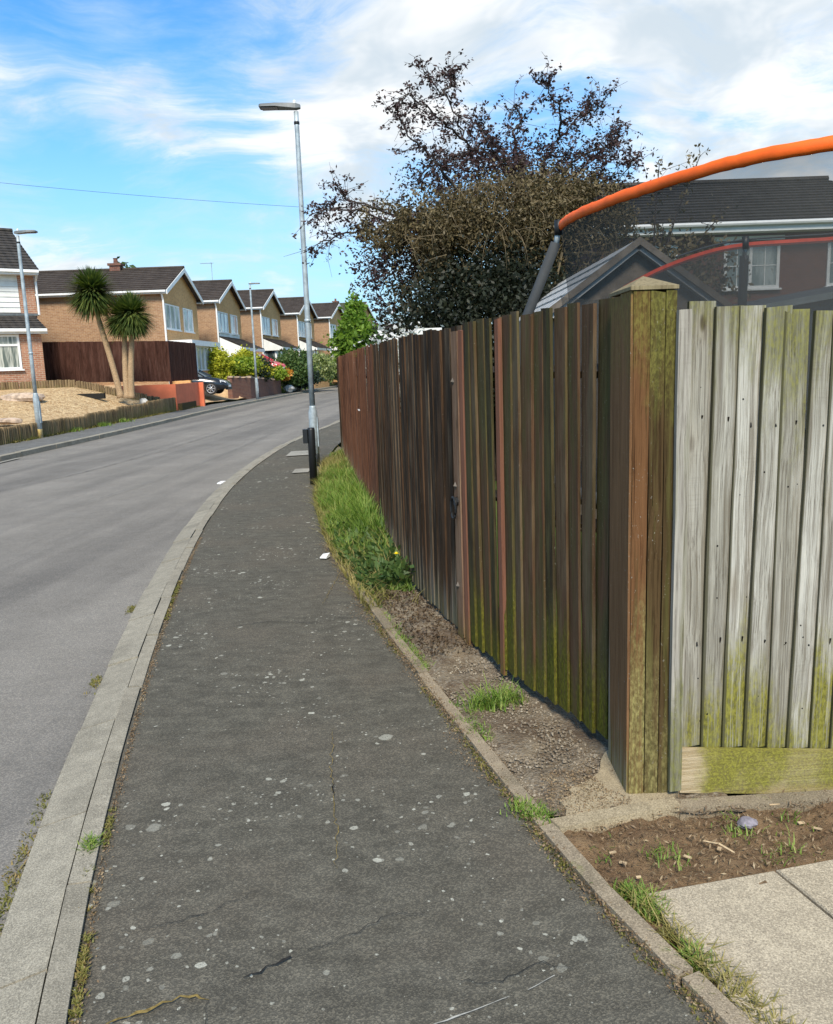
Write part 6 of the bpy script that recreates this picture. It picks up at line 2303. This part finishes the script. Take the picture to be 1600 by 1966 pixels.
m1 = vnoise(yy * 2.2, yy * 0 + 15, 18) > 0.45
tufts('grass_tuft', np.stack([edge_x(yy) + 0.07, yy], 1)[m1], 1500, 0.025, 0.035, 'grass', 8, 0.003, 1.0)
yy = rs.uniform(1.3, 2.36, 200)
tufts('grass_tuft', np.stack([0.06 + edge_x(yy) + 0.045 + 0.02 * rs.rand(200), yy], 1), 1700, 0.022, 0.05, 'dry_grass', 9, 0.0032, 1.0, -0.01)
tufts('grass_tuft', [(0.64, 2.33), (0.62, 2.36), (0.66, 2.29), (0.68, 2.25)], 420, 0.024, 0.042, 'grass', 10, 0.0035, 0.9, -0.01)
tufts('grass_tuft', [(0.72, 2.06), (0.73, 2.03), (0.84, 1.70), (0.87, 1.66)], 360, 0.015, 0.045, 'grass', 11, 0.0035, 0.9, -0.01)
tufts('grass_tuft', [(1.08, 2.70), (1.10, 2.66), (1.22, 2.55), (0.78, 2.55), (0.80, 2.53), (1.3, 2.72), (1.16, 2.5), (0.6, 2.55)], 230, 0.035, 0.032, 'grass', 12, 0.0028, 0.9)
tufts('grass_tuft', [(0.38, 2.83), (0.40, 2.80), (0.43, 2.79), (0.35, 2.86)], 330, 0.028, 0.028, 'grass', 13, 0.003, 0.9, 0.015)
tufts('grass_tuft', [(0.33, 3.82), (0.38, 3.86), (0.43, 3.88), (0.28, 3.8)], 420, 0.04, 0.085, 'grass', 14, 0.003, 0.9, 0.01)
tufts('grass_tuft', [(-10.6, 21.6), (-10.7, 20.8), (-10.5, 22.2), (-10.6, 20.0), (-10.25, 24.8), (-10.2, 27.0), (-10.2, 29.0)], 2600, 0.16, 0.16, 'grass', 15, 0.012, 0.9, 0.05)
yy = rs.uniform(21, 40, 300)
tufts('dry_grass', np.stack([left_back_x(yy) + 0.09, yy], 1), 3000, 0.04, 0.09, 'moss', 16, 0.012, 0.9, 0.05)


def pebbles():
    rs = np.random.RandomState(22)
    ico = np.array([(0, 0, 1), (.89, 0, .45), (.28, .85, .45), (-.72, .53, .45), (-.72, -.53, .45), (.28, -.85, .45), (.72, .53, -.45), (-.28, .85, -.45), (-.89, 0, -.45), (-.28, -.85, -.45), (.72, -.53, -.45), (0, 0, -1)])
    fc = np.array([(0, 1, 2), (0, 2, 3), (0, 3, 4), (0, 4, 5), (0, 5, 1), (1, 6, 2), (2, 7, 3), (3, 8, 4), (4, 9, 5), (5, 10, 1), (6, 7, 2), (7, 8, 3), (8, 9, 4), (9, 10, 5), (10, 6, 1)])
    n = 6500
    y = 2.95 + rs.rand(n) ** 1.2 * 3.2
    t = rs.rand(n)
    x = edge_x(y) + 0.06 + (np.interp(y, [2.9, 3.2] + FX[0][1:], [0.76, 0.74] + FX[1][1:]) - edge_x(y) - 0.05) * t
    s = 0.0022 + 0.0052 * rs.rand(n) ** 2.5
    C = np.stack([x, y, 0.008 + s * 0.3], 1)
    V = C[:, None, :] + ico[None] * s[:, None, None] * (0.7 + 0.6 * rs.rand(n, 12, 1)) * np.array([1.15, 1, .7])
    F = fc[None] + (np.arange(n) * 12)[:, None, None]
    stuff(fast('pebbles', V.reshape(-1, 3), F.reshape(-1, 3), M['pebble']))
    # dark leaf litter heaped at the far end of the bare strip
    n = 1500
    y = 4.5 + rs.rand(n) * 1.35
    t = rs.rand(n)
    x = edge_x(y) + 0.09 + (fence_x(y) - edge_x(y) - 0.1) * t
    P = np.stack([x, y, 0.02 + 0.04 * rs.rand(n)], 1)
    V, F = quads_leaves(P, 0.012, rs, 1.8)
    stuff(fast('leaf_litter', V, F, M['litter']))
    n = 3500
    P = np.stack([0.5 + rs.rand(n) * 1.4, 2.3 + rs.rand(n) * 0.6, np.full(n, 0.012)], 1)
    P = P[(P[:, 1] > 2.34 + (P[:, 0] - .67) * .23)]
    V, F = quads_leaves(P, 0.0055, rs, 3.2)
    stuff(fast('leaf_litter', V, F, M['straw']))


M['pebble'] = leafmat('grit', (0.11, 0.085, 0.06), (0.21, 0.17, 0.12), (0.38, 0.33, 0.25), 0.0, 0.8)
M['litter'] = leafmat('leaf litter', (0.03, 0.018, 0.01), (0.07, 0.045, 0.025), (0.16, 0.11, 0.06), 0.05)
M['straw'] = leafmat('straw bits', (0.09, 0.055, 0.03), (0.20, 0.135, 0.075), (0.34, 0.26, 0.15), 0.05)
pebbles()

# chips, twig, stone on the bare soil
rs = np.random.RandomState(33)
b = MB()
for (x, y, a, L) in ((0.62, 2.56, .3, .03), (0.64, 2.50, -.4, .03), (0.86, 2.52, -.7, .032), (0.67, 2.42, .1, .02), (1.32, 2.70, .2, .03), (1.36, 2.66, -.5, .035), (1.52, 2.66, -.2, .04), (1.49, 2.63, .5, .03), (1.6, 2.7, .9, .04), (1.28, 2.83, .1, .05), (0.98, 2.56, 1.0, .02), (1.16, 2.73, .4, .02)):
    c, s = math.cos(a), math.sin(a)
    U, N = Vector((c, s, 0)), Vector((-s, c, 0))
    w = 0.0035 + 0.003 * rs.rand()
    b.obox((x, y, 0.010), U, N, -L / 2 * .8, L / 2 * .8, -w, w, 0, .004)
stuff(b.build('wood_chips', M['chip']))
b = MB()
b.tube([(0.94, 2.61, 0.012), (0.985, 2.575, 0.02), (1.02, 2.53, 0.014)], [0.003, 0.004, 0.003], 5)
tag(b.build('twig', M['chip']), 'pale dry twig lying across the bare soil', 'twig')
rock('stone', 'purple grey stone on the bare soil in front of the mossy board', (1.125, 2.695, 0.022), (0.036, 0.022, 0.022), 'stone_purple', 12)
b = MB()
b.add([(-0.86, 7.12, 0.02), (-0.80, 7.10, 0.028), (-0.775, 7.17, 0.05), (-0.84, 7.2, 0.035), (-0.86, 7.12, 0.013), (-0.80, 7.10, 0.013), (-0.775, 7.17, 0.013), (-0.84, 7.2, 0.013)],
      [(0, 1, 2, 3), (0, 4, 5, 1), (1, 5, 6, 2), (2, 6, 7, 3), (3, 7, 4, 0)])
tag(b.build('litter', M['paper']), 'white scrap of litter at the pavement edge by the long grass', 'litter')
b = MB()
b.add([(-3.05, 12.7, -0.03), (-2.98, 12.65, -0.035), (-2.93, 12.78, -0.01), (-3.02, 12.86, -0.02), (-3.05, 12.7, -0.045), (-2.98, 12.65, -0.045), (-2.93, 12.78, -0.045), (-3.02, 12.86, -0.045)],
      [(0, 1, 2, 3), (0, 4, 5, 1), (1, 5, 6, 2), (2, 6, 7, 3), (3, 7, 4, 0)])
tag(b.build('litter', M['paper']), 'white scrap of litter on the road beside the kerb', 'litter')
dn = thing('dandelion', 'yellow dandelion flower standing in the weeds against the dark fence', 'flower', (-0.165, 6.2, 0))
b = MB()
b.tube([(0.02, 0, 0), (0.01, 0, 0.12), (0, 0, 0.235)], 0.003, 5)
b.build('stem', M['stem'], dn)
b = MB()
for r in range(3):
    nr = 14 - r * 3
    for k in range(nr):
        a = 2 * math.pi * (k + r * 0.4) / nr
        L = 0.021 - r * 0.005
        d = Vector((math.cos(a), math.sin(a) * 0.9, 0.2 + r * 0.35)).normalized()
        e = Vector((-math.sin(a), math.cos(a), 0)) * 0.0035
        o = Vector((0, 0, 0.238))
        b.add([o, o + d * L * .6 + e, o + d * L, o + d * L * .6 - e], [(0, 1, 2, 3)])
b.lathe([(0.004, 0.232), (0.012, 0.243), (0.011, 0.25), (0.004, 0.254)], 8)
b.build('flower_head', M['dandelion'], dn)


def edge_dirt():
    """grit and crumbs of soil spilt along both sides of the pavement edging and in the kerb joint"""
    rs = np.random.RandomState(77)
    n = 9000
    y = 1.3 + rs.rand(n) * 6.5
    a = edge_x(y) - 0.01 + rs.normal(size=n) * 0.03 * (0.4 + 1.6 * vnoise(y * 2.4, y * 0 + 4, 44))
    ki2 = offset_poly(KERB_OUT, 0.255)
    m = 4000
    y2 = 1.3 + rs.rand(m) * 7
    b_ = np.interp(y2, [p[1] for p in ki2], [p[0] for p in ki2]) + 0.008 + np.abs(rs.normal(size=m)) * 0.014
    fx = rs.uniform(0.45, 0.95, 2600)
    fy = 2.78 + 0.33 * rs.rand(2600) ** 0.8 - 0.0 * fx
    kk = (vnoise(fx * 14, fy * 14, 71) > 0.45) | (fx < 0.6)
    X = np.concatenate([a, b_, fx[kk]])
    Y = np.concatenate([y, y2, fy[kk]])
    P = np.stack([X, Y, 0.006 + 0.018 * rs.rand(len(X)) * (np.abs(X - edge_x(Y) - .02) < .05) + 0.019 * (X > 0.45) * (Y > 2.75)], 1)
    V, F = quads_leaves(P, 0.006, rs, 1.4)
    stuff(fast('dirt', V, F, M['straw']))


edge_dirt()
